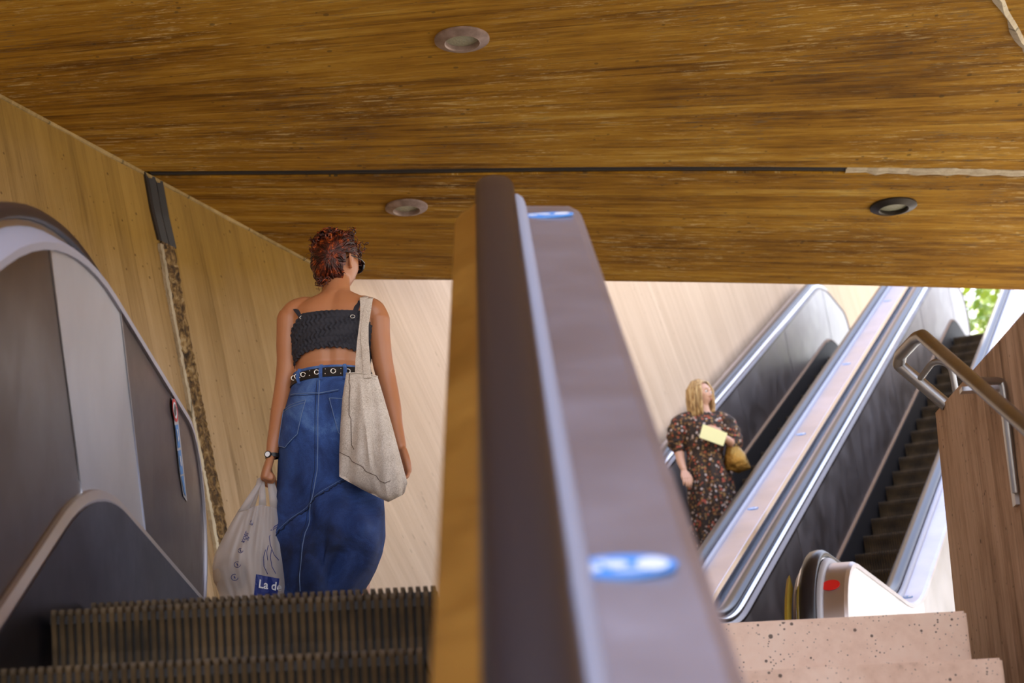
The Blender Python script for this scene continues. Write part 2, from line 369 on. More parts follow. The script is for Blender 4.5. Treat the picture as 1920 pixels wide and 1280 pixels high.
# floors
def P2_(u, s, z): return L2*u + H2*s + UP*z
def slab(name, x0, x1, y0, y1, z0, z1, m, lab):
    bm = bmesh.new(); box(bm, x0, x1, y0, y1, z0, z1); o = struct(new_mesh(name, bm, m)); o['label'] = lab; return o
bm = bmesh.new()
for za, zb_ in ((ZF-.3, ZF),):
    poly = [(-1.12,4.85),(.22,4.85),(.22,5.66),(1.24,5.66),(1.24,6.35),(1.71,6.35),(1.71,-8),(26,-8),(26,13),(3.4,13),(-.9,10.8),(-3.6,5.3),(-1.12,5.3)]  # right-hand stretch added out of view: sunlit, bounces light onto the soffit
    a = [bm.verts.new((x,y,zb_)) for x,y in poly]; b = [bm.verts.new((x,y,za)) for x,y in poly]
    bm.faces.new(a); bm.faces.new(b[::-1])
    for i in range(len(poly)): bm.faces.new((a[i], b[i], b[(i+1)%len(poly)], a[(i+1)%len(poly)]))
o = struct(new_mesh('floor', bm, M['floor'])); o['label'] = 'landing floor at the escalator and stair head, extended unseen at right to bounce sunlight'
slab('ground', -60, 80, -60, 12, -3.2, -3, M['floor'], 'lower plaza ground')
slab('ground_far', -60, 80, 12, 100, -3.2, -3, M['floor'], 'lower plaza ground beyond')
# upper terrace at the head of the far escalators
bm = bmesh.new()
def P2(u, s, z): return L2*u + H2*s + UP*z
q = [P2(-4.78,23.2,6.65), P2(6,23.2,6.65), P2(6,60,6.65), P2(-4.78,60,6.65)]
a = [bm.verts.new(p) for p in q]; b = [bm.verts.new(p-UP*.4) for p in q]
bm.faces.new(a); bm.faces.new(b[::-1])
for i in range(4): bm.faces.new((a[i], b[i], b[(i+1)%4], a[(i+1)%4]))
o = struct(new_mesh('terrace', bm, M['floor'])); o['label'] = 'upper terrace floor at the head of the far escalators'

# ---------------------------------------------------------------- escalators
def rpath(T, v, zb, zt, Rb, Rt, s0, s1, nb=None, ntop=None, seg=10, newarc=180):
    """rail line in the (s,z) plane: level, up the incline z=T*s-v, level; round newels of radius nb / ntop"""
    a = math.atan(T); pts = []
    st = (zt+v)/T; tt = Rt*math.tan(a/2)
    if zb is not None:
        sb = (zb+v)/T; tb = Rb*math.tan(a/2)
        if nb:
            for k in range(seg*2+1):
                th = R(newarc)*(1-k/(seg*2)); pts.append((s0 - nb*math.sin(th), zb-nb+nb*math.cos(th)))
        else: pts.append((s0, zb))
        n = max(1, int((sb-tb-s0)/.3))
        pts += [(s0+(sb-tb-s0)*k/n, zb) for k in range(1, n)]
        for k in range(seg+1):
            th = a*k/seg; pts.append((sb-tb+Rb*math.sin(th), zb+Rb-Rb*math.cos(th)))
        sl = sb+tb*math.cos(a)
    else: sl = s0; pts.append((s0, T*s0-v))
    se = st-tt*math.cos(a); n = max(1, int((se-sl)/.4))
    pts += [(sl+(se-sl)*k/n, T*(sl+(se-sl)*k/n)-v) for k in range(1, n)]
    for k in range(seg+1):
        th = a*(1-k/seg); pts.append((st+tt-Rt*math.sin(th), zt-Rt+Rt*math.cos(th)))
    if s1 is not None and s1 > st+tt:
        n = max(1, int((s1-st-tt)/.3))
        pts += [(st+tt+(s1-st-tt)*k/n, zt) for k in range(1, n+1)]
        if ntop:
            for k in range(1, seg*2+1):
                th = R(newarc)*k/(seg*2); pts.append((s1+ntop*math.sin(th), zt-ntop+ntop*math.cos(th)))
    return pts
def zat(path, s):
    for (a, za), (b, zb) in zip(path[:-1], path[1:]):
        if a <= s <= b: return za+(zb-za)*(s-a)/max(b-a, 1e-9)
    return path[0][1] if s < path[0][0] else path[-1][1]
class Esc:
    def __init__(s, az, base):
        s.az = az; s.base = base       # base = (u, s, z) of the thing's origin in its own frame
        s.H = Vector((math.sin(az), math.cos(az), 0)); s.L = Vector((math.cos(az), -math.sin(az), 0))
    def root(s, name, label, cat, group=None):
        r = thing(name, label, cat, group, s.L*s.base[0]+s.H*s.base[1]+UP*s.base[2]); r.rotation_euler.z = -s.az; return r
    def P(s, u, q, z): return Vector((u-s.base[0], q-s.base[1], z-s.base[2]))
    def sweep(s, name, path, prof, m, parent, smooth=True, close=True, ang=40):
        """carry the profile [(u, w)] along the path; w is measured square to the path"""
        rows = []
        for i, (q, z) in enumerate(path):
            a, b = path[max(i-1,0)], path[min(i+1,len(path)-1)]
            ts, tz = b[0]-a[0], b[1]-a[1]; l = math.hypot(ts, tz); ts /= l; tz /= l
            rows.append([s.P(u, q-tz*w_, z+ts*w_) for u, w_ in prof])
        bm = bmesh.new(); vs_ = quadgrid(bm, rows, close_v=close)
        if close: bm.faces.new(vs_[0]); bm.faces.new(vs_[-1][::-1])
        return new_mesh(name, bm, m, parent, smooth, ang)
    def sheet(s, name, top, bot, m, parent, thick=.004, tu=0):
        """panel between two lists of (u,s,z)"""
        bm = bmesh.new()
        quadgrid(bm, [[s.P(*a), s.P(*b)] for a, b in zip(top, bot)])
        geo = bmesh.ops.extrude_face_region(bm, geom=bm.faces[:]+bm.edges[:]+bm.verts[:])
        bmesh.ops.translate(bm, verts=[g for g in geo['geom'] if isinstance(g, bmesh.types.BMVert)], vec=(tu,0,0))
        return new_mesh(name, bm, m, parent)
def resample(pts, n):
    d = [0]
    for a, b in zip(pts[:-1], pts[1:]): d.append(d[-1]+math.dist(a, b))
    out = []
    for k in range(n+1):
        t = d[-1]*k/n
        for i in range(len(d)-1):
            if d[i] <= t <= d[i+1]+1e-9:
                f = (t-d[i])/max(d[i+1]-d[i], 1e-9); out.append(tuple(x+(y-x)*f for x, y in zip(pts[i], pts[i+1]))); break
    return out
def step_mesh(width, ribs=46, rise=.24, depth=.4):
    """one grooved step: origin at the middle of its nose"""
    bm = bmesh.new(); w2 = width/2
    box(bm, -w2, w2, .012, depth-.01, -.03, -.012)
    # riser body, slightly hollow
    rows = []
    for k in range(7):
        t = k/6; y = .012+.03*math.sin(t*math.pi*.9); rows.append([(-w2, y, -.012-rise*t), (w2, y, -.012-rise*t)])
    quadgrid(bm, rows)
    for f in bm.faces: f.material_index = 1
    p = width/ribs
    for i in range(ribs):
        x0 = -w2+p*(i+.22); x1 = -w2+p*(i+.78)
        prof = [(depth-.01, -.012), (depth-.01, 0), (.004, 0), (0, -.006)]
        prof += [(.0+.03*math.sin(t*math.pi*.9), -.012-rise*t) for t in (0,.17,.33,.5,.67,.83,1)]
        back = [(.03+.03*math.sin(t*math.pi*.9), -.012-rise*t) for t in (1,.67,.33,0)]
        prof += back
        a = [bm.verts.new((x0, y, z)) for y, z in prof]; b = [bm.verts.new((x1, y, z)) for y, z in prof]
        n = len(prof)
        for k in range(n):
            bm.faces.new((a[k], a[(k+1)%n], b[(k+1)%n], b[k]))
        bm.faces.new(a); bm.faces.new(b[::-1])
    return bm
def balustrade(E, root, side, uc, T, v, zb, zt, Rt, s0, s1, nb, ntop, joints, mats, skirt_drop=.6, panel_u=.085, deck_w=.13, deck_m=None, clad=1.2, clad_z=None, clad_m=None, Rb=1.6, skirt_m=None, strip_m=None, ledge_m=None, inner_bead=False, step_drop=.93, nr=.46, strip_h=.022, lean=.4, skirt_deep=.33, seams=None):
    """handrail, guide, inner panels, skirt deck, skirt panel, outer deck and cladding of one side"""
    o = side
    path = rpath(T, v, zb, zt, Rb, Rt, s0, s1, nb, ntop)
    belt = [(.036,-.012),(.041,-.02),(.04,-.034),(.028,-.04),(-.028,-.04),(-.04,-.034),(-.041,-.02),(-.036,-.012),(-.024,-.003),(0,0),(.024,-.003)]
    E.sweep('handrail', path, [(uc+u, w_) for u, w_ in belt], M['rubber'], root)
    gd = [(.03,-.04),(.034,-.05),(.032,-.075),(.026,-.08),(-.026,-.08),(-.032,-.075),(-.034,-.05),(-.03,-.04)]
    E.sweep('handrail_guide', path, [(uc+u, w_) for u, w_ in gd], M['chrome_dull'], root)
    lg = [(.028,-.052),(.05,-.066),(.078,-.084),(.088,-.094),(.088,-.112),(.028,-.112)]
    E.sweep('inner_ledge', path, [(uc-o*u, w_) for u, w_ in lg], ledge_m or M['chrome_dull'], root, ang=30)
    sk = rpath(T, v+skirt_drop+(.2 if zb is None else .09), None if zb is None else zb-skirt_drop, zt-skirt_drop, Rb, 1.4, (s0 - (nb or 0)*.9) if zb is not None else s0, (s1 or 0)+(ntop or 0)*.93)
    # inner panels: slanting from under the rail down to the skirt deck
    ztop = lambda s_: (zat(path, s_)-.112)
    js = joints
    nbz = (zb-skirt_drop) if zb is not None else None
    for i in range(len(js)-1):
        a, b = js[i], js[i+1]
        last = ntop and i == len(js)-2; first = nb and i == 0
        n = 24
        sa, sb = (a if first else a+lean*(1-i*0)), b+lean
        if last:
            c = s1; r = ntop-.10
            tp = [(a+(s1-a)*k/10, ztop(a+(s1-a)*k/10)) for k in range(11)]
            kmax = math.acos(max(-1, min(1, (r+.0-(skirt_drop-.10))/r))) if skirt_drop < 2*r else math.pi
            tp += [(s1+r*math.sin(kmax*k/14), zt-ntop+r*math.cos(kmax*k/14)) for k in range(1, 15)]
            sb = tp[-1][0]
        elif first:
            r = nb-.10; kmax = math.acos(max(-1, min(1, (r-(skirt_drop-.10))/r)))
            tp = [(s0-r*math.sin(kmax*(1-k/14)), zb-nb+r*math.cos(kmax*(1-k/14))) for k in range(15)]
            tp += [(s0+(b-s0)*k/10, ztop(s0+(b-s0)*k/10)) for k in range(1, 11)]
            sa = tp[0][0]
        else: tp = [(a+(b-a)*k/n, ztop(a+(b-a)*k/n)) for k in range(n+1)]
        tp = resample(tp, n)
        gap = .0035
        T_ = [(uc - o*.080, q, z) for q, z in tp]
        B_ = [(uc - o*panel_u, sa+(sb-sa)*k/n, zat(sk, sa+(sb-sa)*k/n)+.01) for k in range(n+1)]
        B_ = [(u, q, min(z, tz[1]-.001)) for (u, q, z), tz in zip(B_, tp)]
        mm = mats[i] if i < len(mats) else mats[-1]
        E.sheet('inner_panel', T_, B_, mm, root, tu=o*.012)
        if not last:                    # slim bright cover at the joint
            a1, b1 = T_[-1], B_[-1]
            E.sheet('panel_joint', [(a1[0]-o*.003, a1[1]-gap*1.5, a1[2]), (a1[0]-o*.003, a1[1]+gap*1.5, a1[2])], [(b1[0]-o*.003, b1[1]-gap*1.5, b1[2]), (b1[0]-o*.003, b1[1]+gap*1.5, b1[2])], M['chrome_dull'], root, tu=o*.006)
    # skirt deck strip and skirt panel
    E.sweep('skirt_deck', sk, [(uc-o*(panel_u-.005), strip_h*.6), (uc-o*(panel_u+.010), strip_h*.4), (uc-o*(panel_u+.018), -strip_h*.6), (uc-o*(panel_u+.018), -strip_h), (uc-o*(panel_u-.005), -strip_h)], strip_m or M['chrome_dull'], root, smooth=False)
    us = uc-o*(panel_u+.022)
    qs = [p for p in sk]
    E.sheet('skirt_panel', [(us, q, z-.02) for q, z in qs], [(us, q, z-skirt_deep-.06) for q, z in qs], skirt_m or M['steel_skirt'], root, tu=o*.01)
    bd = [(.040,-.044),(.052,-.045),(.061,-.052),(.065,-.062),(.065,-.078),(.040,-.078)]
    E.sweep('guide_trim', path, [(uc+o*u, w_) for u, w_ in bd], M['trimgrey'], root)
    if inner_bead: E.sweep('guide_trim', path, [(uc-o*u, w_) for u, w_ in bd], M['chrome'], root)
    # outer deck, carried round the newel, and outer cladding
    dk = [(uc+o*.038,-.062),(uc+o*.05,-.072),(uc+o*(deck_w+.035),-.078),(uc+o*(deck_w+.052),-.088),(uc+o*(deck_w+.052),-.11),(uc+o*.02,-.11),(uc+o*.02,-.07)]
    E.sweep('outer_deck', path, dk, deck_m or M['steel_deck'], root, ang=25)
    ue = uc+o*(deck_w+.045)
    if clad:
        outer = path
        if nb or ntop:
            pp = [(q, z) for q, z in path]
        lo = []
        hi = []
        for i, (q, z) in enumerate(path):
            a_, b_ = path[max(i-1,0)], path[min(i+1,len(path)-1)]
            l = math.hypot(b_[0]-a_[0], b_[1]-a_[1]); ts, tz = (b_[0]-a_[0])/l, (b_[1]-a_[1])/l
            hi.append((ue, q+tz*.1, z-ts*.1))
            lo.append((ue, q, (z-clad) if clad_z is None else max(clad_z, z-clad)))
        if nb:                          # inside of the newel loop: panel down to the floor
            k = seg2 = 20
            hi2 = hi[k//2:]; lo2 = [(ue, hi2[i][1], lo[k//2+i][2] if q_ > s0 else clad_z) for i, (u_, q_, z_) in enumerate(hi2)]
            hi, lo = hi2, lo2
        if ntop:
            hi = hi[:-10]; lo = lo[:-10]
        lo = [(u_, q_, min(z_, h_[2]-.001)) for (u_, q_, z_), h_ in zip(lo, hi)]
        lo = [(u_, h_[1], z_) for (u_, q_, z_), h_ in zip(lo, hi)]
        ms = clad_m if isinstance(clad_m, list) else [(None, clad_m or M['steel_panel'])]
        prev = 0
        for lim, mm in ms:
            end = len(hi)-1 if lim is None else max(i for i in range(len(hi)) if hi[i][1] <= lim)
            E.sheet('outer_cladding', hi[prev:end+1], lo[prev:end+1], mm, root, tu=-o*.008); prev = end
    return path, sk
def oval(E, root, path, q, u, a=.045, b=.03, m=None, name='oval_sticker', sub=True, idx=None, lab='blue oval sticker with white print'):
    """sticker lying on the outer deck"""
    z = zat(path, q); z2 = zat(path, q+.01); ts = .01/math.hypot(.01, z2-z); tz = (z2-z)/math.hypot(.01, z2-z)
    z0_ = z
    if idx is not None:
        (q, z), (qa, za), (qb, zb2) = path[idx], path[idx-1], path[idx+1]; l = math.hypot(qb-qa, zb2-za); ts, tz = (qb-qa)/l, (zb2-za)/l
    def pt(x, y, w_): return E.P(u+x, q+ts*y-tz*w_, z+tz*y+ts*w_)
    bm = bmesh.new(); n = 32
    lo = [bm.verts.new(pt(a*math.cos(2*math.pi*k/n), b*math.sin(2*math.pi*k/n), -.0745)) for k in range(n)]
    hi = [bm.verts.new(pt(a*math.cos(2*math.pi*k/n), b*math.sin(2*math.pi*k/n), -.0715)) for k in range(n)]
    bm.faces.new(hi)
    for k in range(n): bm.faces.new((lo[k], lo[(k+1)%n], hi[(k+1)%n], hi[k]))
    st = new_mesh(name, bm, m or M['blue'], root); st['label'] = lab
    if sub:                             # white print: a foot and lettering bars, too small to read
        bm = bmesh.new()
        def blob(cx, cy, ra, rb):
            f = [bm.verts.new(pt(cx*a+ra*a*math.cos(2*math.pi*k/14), cy*b+rb*b*math.sin(2*math.pi*k/14), -.0708)) for k in range(14)]; bm.faces.new(f)
        for cx, cy, ra, rb in ((.55,0,.3,.6),(-.1,.1,.22,.35),(-.55,-.2,.2,.3),(-.35,.45,.12,.15),(-.6,.3,.1,.12),(.1,-.55,.3,.1)): blob(cx, cy, ra, rb)
        new_mesh('print', bm, M['paper'], st)
    return st
T30 = math.tan(R(30))
# --- the near escalator
E1 = Esc(0, (-.55, 4.4, ZF))
es = E1.root('escalator', 'near escalator with black handrails and steel balustrades, rising towards the woman in the denim skirt', 'escalator', 'escalators')
pL, skL = balustrade(E1, es, -1, -1.08, T30, .66, None, 1.85, 2.4, -1.5, 6.18, None, .48, [-1.4,.6,2.4,4.247,5.077,6.1], [M['steel_dark']]*3+[M['steel_bright'],M['steel_dark']], ledge_m=M['ledge'], skirt_drop=.65, lean=.36, deck_w=.12)  # one pale panel among dark ones: differing reflections put into the colour
pR, skR = balustrade(E1, es, 1, .018, T30, .66, None, 1.85, 2.2, -1.5, 6.18, None, .48, [-1.4,.6,2.4,4.247,5.077,6.1], [M['bronze_tint']], ledge_m=M['bronze_tint'], skirt_drop=.65, lean=.36, deck_w=.13)
for q, uu in ((1.90,.115),(3.86,.125)): oval(E1, es, pR, q, uu, .055, .034)
stp = rpath(T30, 1.575, None, ZF, 1, 2.0, -2, 5.0)
sm = step_mesh(.80)
first = None
for k in range(-1, 9):
    q = 4.15-.4*k
    if first is None:
        st0 = new_mesh('step', sm, [M['step'], M['stepbase']], es); first = st0
    else: st0 = first.copy(); C.objects.link(st0)
    st0.parent = es; st0.location = E1.P(-.56, q, zat(stp, q)) 
bm = bmesh.new(); box(bm, -.97+.55, -.145+.55, 4.92-4.4, 5.3-4.4, .001, .012)
for i in range(46):
    x = -.96+.0174*(i+.5)+.55; box(bm, x-.003, x+.003, 4.82-4.4, 4.93-4.4, -.004, .011)
cp = new_mesh('comb_plate', bm, M['chrome_dull'], es)
# notice strip on the last left inner panel: no-pram disc over two blue pictograms
def on_panel(x, y, lift=.004):          # the slanting panel of the left balustrade, taken as a plane
    n = Vector((1, 0, 0)); p0 = Vector((-1.08+.0815, 6.0, 1.5)); d = ray(x, y)
    return d*((p0+n*lift).dot(n)/d.dot(n)) - Vector(E1.base if False else (-.55, 4.4, ZF))
def decal(name, pts, m, parent, lift, thick=.0015):
    bm = bmesh.new(); a = [bm.verts.new(on_panel(x, y, lift)) for x, y in pts]; b = [bm.verts.new(on_panel(x, y, lift-thick)) for x, y in pts]
    bm.faces.new(a); n = len(pts)
    for i in range(n): bm.faces.new((a[i], b[i], b[(i+1)%n], a[(i+1)%n]))
    return new_mesh(name, bm, m, parent)
def ell(cx, cy, rx, ry, sh=0, n=24): return [(cx+rx*math.cos(2*math.pi*k/n)+sh*ry*math.sin(2*math.pi*k/n), cy+ry*math.sin(2*math.pi*k/n)) for k in range(n)]
nb_ = decal('notice_strip', [(322,746),(330,750),(336,800),(345,880),(351,940),(344,930),(336,880),(328,800)], M['steel_bright'], es, .004)
nb_['label'] = 'narrow notice strip with a red ringed disc and blue pictograms'
decal('prohibition_disc', ell(328.5,769,4.6,22,.12), M['red'], nb_, .006); decal('disc_face', ell(328.5,769,3.2,16,.12), M['paper'], nb_, .0075)
decal('pram_symbol', [(328,757),(331,764),(331,776),(329,781),(327,770)], M['rubber'], nb_, .009)
decal('blue_pictogram', [(329,797),(334,795),(338.5,838),(334,840)], M['blue'], nb_, .006); decal('blue_pictogram', [(334,845),(339,843),(344,888),(339,890)], M['blue'], nb_, .006)
decal('white_figure', [(331.5,805),(333,804),(334,815),(336,823),(334,829),(333.5,818)], M['paper'], nb_, .0075); decal('white_figure', [(337,855),(338.5,854),(340,866),(341,874),(339,872)], M['paper'], nb_, .0075)
decal('blue_pictogram', [(340,893),(344,891),(349,930),(346,926)], M['blue'], nb_, .006)
adopt(es) if False else None
# --- the two far escalators
T2 = math.tan(R(28.12)); V2 = 3.65/math.cos(R(28.12))
def far_escalator(uL, uR, label, jl_, jr_, deckL, deckR, cladR):
    E = Esc(AZ2, ((uL+uR)/2, 9.9, ZF))
    rt = E.root('escalator', label, 'escalator', 'escalators')
    kw = dict(skirt_drop=.70, strip_h=.012, lean=.3, Rb=1.4, step_drop=.97, skirt_deep=.28, skirt_m=M['stepbase'], strip_m=M['brownline'], ledge_m=M['steel_dark'], inner_bead=True)
    p1, k1 = balustrade(E, rt, -1, uL, T2, V2, 1.93, 7.60, 2.0, 9.75, 23.1, .46, .48, jl_, [M['steel_panel']], deck_w=deckL, clad=.25, clad_z=ZF, panel_u=.075, **kw)
    p2, k2 = balustrade(E, rt, 1, uR, T2, V2, 1.93, 7.60, 2.0, 9.75, 23.1, .46, .48, jr_, [M['steel_panel']], deck_w=deckR, clad=cladR[0], clad_z=ZF, clad_m=cladR[1], panel_u=.075, **kw)
    sp = rpath(T2, V2+.95, .96, 6.65, 1.2, 1.2, 9.4, 23.2)
    wd = (uR-uL)-.22; f = None
    for k in range(34):
        q = 9.75+.4*k
        if f is None: f = new_mesh('step', step_mesh(wd, 40), [M['step'], M['stepbase']], rt); stq = f
        else: stq = f.copy(); C.objects.link(stq); stq.parent = rt
        stq.location = E.P((uL+uR)/2, q, zat(sp, q))
    # black void under the steps
    for nm, aa, bb in (('truss_cover', [(uL+.1, q, z-.16) for q, z in sp], [(uR-.1, q, z-.16) for q, z in sp]),):
        bm = bmesh.new(); quadgrid(bm, [[E.P(*a), E.P(*b)] for a, b in zip(aa, bb)])
        geo = bmesh.ops.extrude_face_region(bm, geom=bm.faces[:]+bm.edges[:]+bm.verts[:])
        bmesh.ops.translate(bm, verts=[g for g in geo['geom'] if isinstance(g, bmesh.types.BMVert)], vec=(0,0,-.7)); new_mesh(nm, bm, M['stepbase'], rt)
    return E, rt, p2, p1
J = [9.5, 11.0, 13.2, 15.4, 17.6, 19.8, 22.0, 23]
Ea, fa, pa, _ = far_escalator(-4.545, -3.545, 'far escalator against the pale wall, carrying the blonde woman', J, J, .12, .19, (.12, None))
Eb, fb, pb, _ = far_escalator(-3.105, -2.12, 'empty far escalator with a red sticker on its newel', J, J, .07, .13, (3.0, [(11.0, M['white']), (11.6, M['steel_bright']), (None, M['steel_panel'])]))  # cladding in lengths: white at the newel, then pale, then duller steel
for q in (11.9, 13.6, 15.4, 17.6, 20.2): oval(Ea, fa, pa, q, -3.545+.12, .04, .03)
for q in (11.5, 18.3): oval(Eb, fb, pb, q, -2.12+.085, .04, .03)
rs = oval(Eb, fb, pb, 0, -2.12+.10, .045, .035, M['red'], 'warning_sticker', False, 14, 'red oval warning sticker on the newel')
bm = bmesh.new(); E_ = Eb
rows_ = []
for i in range(2, 16):
    q, z = pb[i]; rows_.append([E_.P(-2.12-.09, 9.75+(q-9.75)*1.0-.02, z-.03), E_.P(-2.12-.105, 9.75+(q-9.75)*1.0-.02, z-.05), E_.P(-2.12-.105, 9.75+(q-9.75)*.9, z-.09), E_.P(-2.12-.09, 9.75+(q-9.75)*.9, z-.09)])
quadgrid(bm, rows_, close_v=True); new_mesh('entry_edge', bm, M['yellow'], fb, True, 40)
# cover plate between the two far escalators
bm = bmesh.new(); rows = []
for q, z in pa:
    if q < 9.8 : continue
    if z < 1.9: continue
    rows.append([P2(-3.30, q, z-.10), P2(-3.30, q, z-.07), P2(-3.262, q, z-.065), P2(-3.262, q, z-.14), P2(-3.255, q, z-.20), P2(-3.23, q, z-.20), P2(-3.225, q, z-.10), P2(-3.22,q,z-.25), P2(-3.30,q,z-.25)])
quadgrid(bm, rows, close_v=True); o = tag(new_mesh('cover_plate', bm, M['chrome']), 'long steel cover strip in the gap between the two far escalators', 'cover strip')
# ---------------------------------------------------------------- concrete stair at the right
st = thing('concrete_stair', 'pitted pale precast concrete stair between the near escalator and the brown parapet', 'stair', None, (.75, 5.35, ZF))
tr, ri = .33, .176
for k in range(9):
    y0 = 5.35-tr*k - 5.35; z1 = -ri*k - .004
    bm = bmesh.new(); xr = 1.238+.0*k
    box(bm, .24-.75, xr-.75, y0, y0+tr+(.03 if k else .0), z1-ri*1.25, z1)
    bmesh.ops.bevel(bm, geom=[e for e in bm.edges if abs(e.verts[0].co.z-z1) < 1e-5 and abs(e.verts[1].co.z-z1) < 1e-5 or abs(e.verts[0].co.x-e.verts[1].co.x) < 1e-6 and e.verts[0].co.x > 0 and abs(e.verts[0].co.z-e.verts[1].co.z)>.01], offset=.006, segments=2, affect='EDGES')
    new_mesh('step', bm, M['stair'], st)
bm = bmesh.new()
q = [(y, -ri*((-y)/tr)-.30) for y in (-3.2, .33)]
a = [(x-.75, y, z) for x in (1.20, 1.418) for y, z in ((-3.2, -1.95), (.0, -.245), (.0, -.6), (-3.2,-2.4))]
v = [bm.verts.new(p) for p in a]
for f in ((0,1,2,3),(7,6,5,4),(0,4,5,1),(1,5,6,2),(2,6,7,3),(3,7,4,0)): bm.faces.new([v[i] for i in f])
new_mesh('side_gutter', bm, M['parapet_o'], st)
# ---------------------------------------------------------------- wall handrail
hr = thing('handrail', 'tubular steel handrail on straps fixed to the brown parapet', 'handrail', None, (1.3, 5.6, 1.7))
def HL(*pts): return [Vector(p)-Vector((1.3,5.6,1.7)) for p in pts]
bm = bmesh.new(); d = Vector((0, -1.025, -.567)); top_ = Vector((1.3, 5.792, 1.79))
tube(bm, smooth_path(HL(top_+d*5, top_+d*.03, top_+Vector((0,.06,.004)), (1.3,6.10,1.818), (1.3,6.15,1.80), (1.43,6.11,1.645)), .008, 3), .0205, 16)
new_mesh('rail_tube', bm, M['tube'], hr, True, 50)
for k, off in enumerate((0, -1.5, -3.0)):
    bm = bmesh.new(); y0 = 5.25+off; dz = off*.553
    z0 = top_.z + (y0-top_.y)*.553 - .01
    tube(bm, smooth_path(HL((1.305, y0, z0), (1.40, y0+.06, z0+.012), (1.405, y0+.06, z0-.0), (1.41, y0+.09, z0-.30)), .02, 4), [.012]*1 if False else .011, 8)
    new_mesh('strap', bm, M['tube'], hr, True, 50)
    bm = bmesh.new(); box(bm, 1.408-1.3, 1.4205-1.3, y0+.10-5.6, y0+.135-5.6, z0-.33-1.7, z0+.012-1.7); box(bm, 1.30-1.3, 1.4205-1.3, y0+.10-5.6, y0+.135-5.6, z0+.0-1.7, z0+.012-1.7)
    new_mesh('flat_bar', bm, M['chrome_dull'], hr)
bm = bmesh.new(); tube(bm, smooth_path(HL((1.352,6.135,1.735),(1.385,6.02,1.77),(1.43,5.99,1.745),(1.44,6.01,1.655)), .03, 5), .010, 10)
new_mesh('end_bracket', bm, M['tube'], hr, True, 50)
# ---------------------------------------------------------------- lamps recessed in the soffit
def downlight(px, dia, label, ringm):
    d = ray(*px); p = d*(ZC/d.z); r = dia/2
    o = thing('ceiling_light', label, 'ceiling light', 'recessed lights in the soffit', p)
    bm = bmesh.new(); n = 40; prof = [(r*.60,-.001),(r*.60,-.020),(r*.64,-.026),(r*.68,-.022),(r*.95,-.014),(r,-.010),(r,-.001),(r*.9,-.001)]
    rows = [[(q*math.cos(2*math.pi*k/n), q*math.sin(2*math.pi*k/n), z) for k in range(n)] for q, z in prof]
    quadgrid(bm, rows, close_v=True); new_mesh('trim_ring', bm, ringm, o, True, 30)
    bm = bmesh.new(); rows = [[(r*.62*q*math.cos(2*math.pi*k/n), r*.62*q*math.sin(2*math.pi*k/n), .001-.008*(1-q*q)-.003) for k in range(n)] for q in (.001,.3,.6,.85,1)]
    quadgrid(bm, rows, close_v=True); new_mesh('glass_lens', bm, M['lens'], o, True)
    bm = bmesh.new(); bmesh.ops.create_circle(bm, cap_ends=True, radius=r*.96, segments=n); bmesh.ops.translate(bm, verts=bm.verts, vec=(0,0,-.002)); 
    for f in bm.faces: pass
    bm.free()
    return o
m = M['lens'] = mat('frosted lamp glass', (.4,.4,.28), .25); t = NT(m); t.bump(t.voro(t.coord('Object'), 90), .6, .004)
m = M['ring'] = mat('weathered brown ring', rough=.5, metal=.3); t = NT(m); t.color(t.ramp(t.noise(t.coord('Object'), 14, 4), [(.3,(.2,.14,.11)),(.7,(.42,.31,.27))]))
M['ringdark'] = mat('dark bronze ring', (.035,.028,.02), .4, .5)
downlight((866,72), .24, 'round recessed lamp with a brown weathered rim, nearer than the soffit joint', M['ring'])
downlight((762,387), .225, 'round recessed lamp beyond the soffit joint, above the red haired woman', M['ring'])
downlight((1675,385), .255, 'round recessed lamp with a black rim, above the far escalators', M['ringdark'])
# ---------------------------------------------------------------- people
M['skin'] = mat('tanned skin', (.46,.19,.085), .4); M['skin'].node_tree.nodes['Principled BSDF'].inputs['Subsurface Weight'].default_value = .08
M['skin2'] = mat('fair skin', (.6,.34,.22), .45)
m = M['redhair'] = mat('curly red hair', rough=.38); t = NT(m); c = t.coord('Object')
t.color(t.ramp(t.noise(c, 38, 4, .7), [(.42,(.02,.003,.002)),(.53,(.08,.011,.004)),(.61,(.3,.05,.008)),(.72,(.75,.22,.03))]))
m = M['blonde'] = mat('straight blonde hair', rough=.5); t = NT(m)
t.color(t.ramp(t.noise(t.coord('Object', (60,60,6)), 2, 3, .6), [(.35,(.16,.08,.025)),(.5,(.45,.27,.09)),(.68,(.8,.6,.28))]))
m = M['top'] = mat('charcoal crinkled cotton', (.022,.022,.032), .8); t = NT(m); t.bump(t.noise(t.coord('Object', (90,90,25)), 3, 3), .4, .003)
m = M['denim'] = mat('blue denim', rough=.85); t = NT(m); c = t.coord('Object')
fine = t.noise(t.coord('Object', (220,220,220)), 2.5, 2); mid = t.noise(c, 4.5, 5, .65, .8); sp = t.n('SeparateXYZ'); t.l(c, sp.inputs[0])
wear = t.math('MULTIPLY_ADD', mid, 1.2, t.math('MULTIPLY', sp.outputs[2], .38)); wear = t.math('MULTIPLY_ADD', fine, .35, wear)
t.color(t.ramp(t.math('SUBTRACT', wear, .43), [(.42,(.004,.012,.05)),(.62,(.012,.035,.14)),(.8,(.03,.08,.27)),(1.,(.1,.2,.46))]))
t.bump(t.math('MULTIPLY_ADD', mid, 1., t.math('MULTIPLY', fine, .3)), .4, .012)
M['thread'] = mat('pale denim seam', (.16,.24,.42), .8); M['seamdark'] = mat('dark frayed seam', (.01,.02,.06), .9)
M['belt'] = mat('black leather belt', (.012,.01,.01), .45); M['eyelet'] = mat('silver eyelet', (.75,.72,.65), .25, 1.)
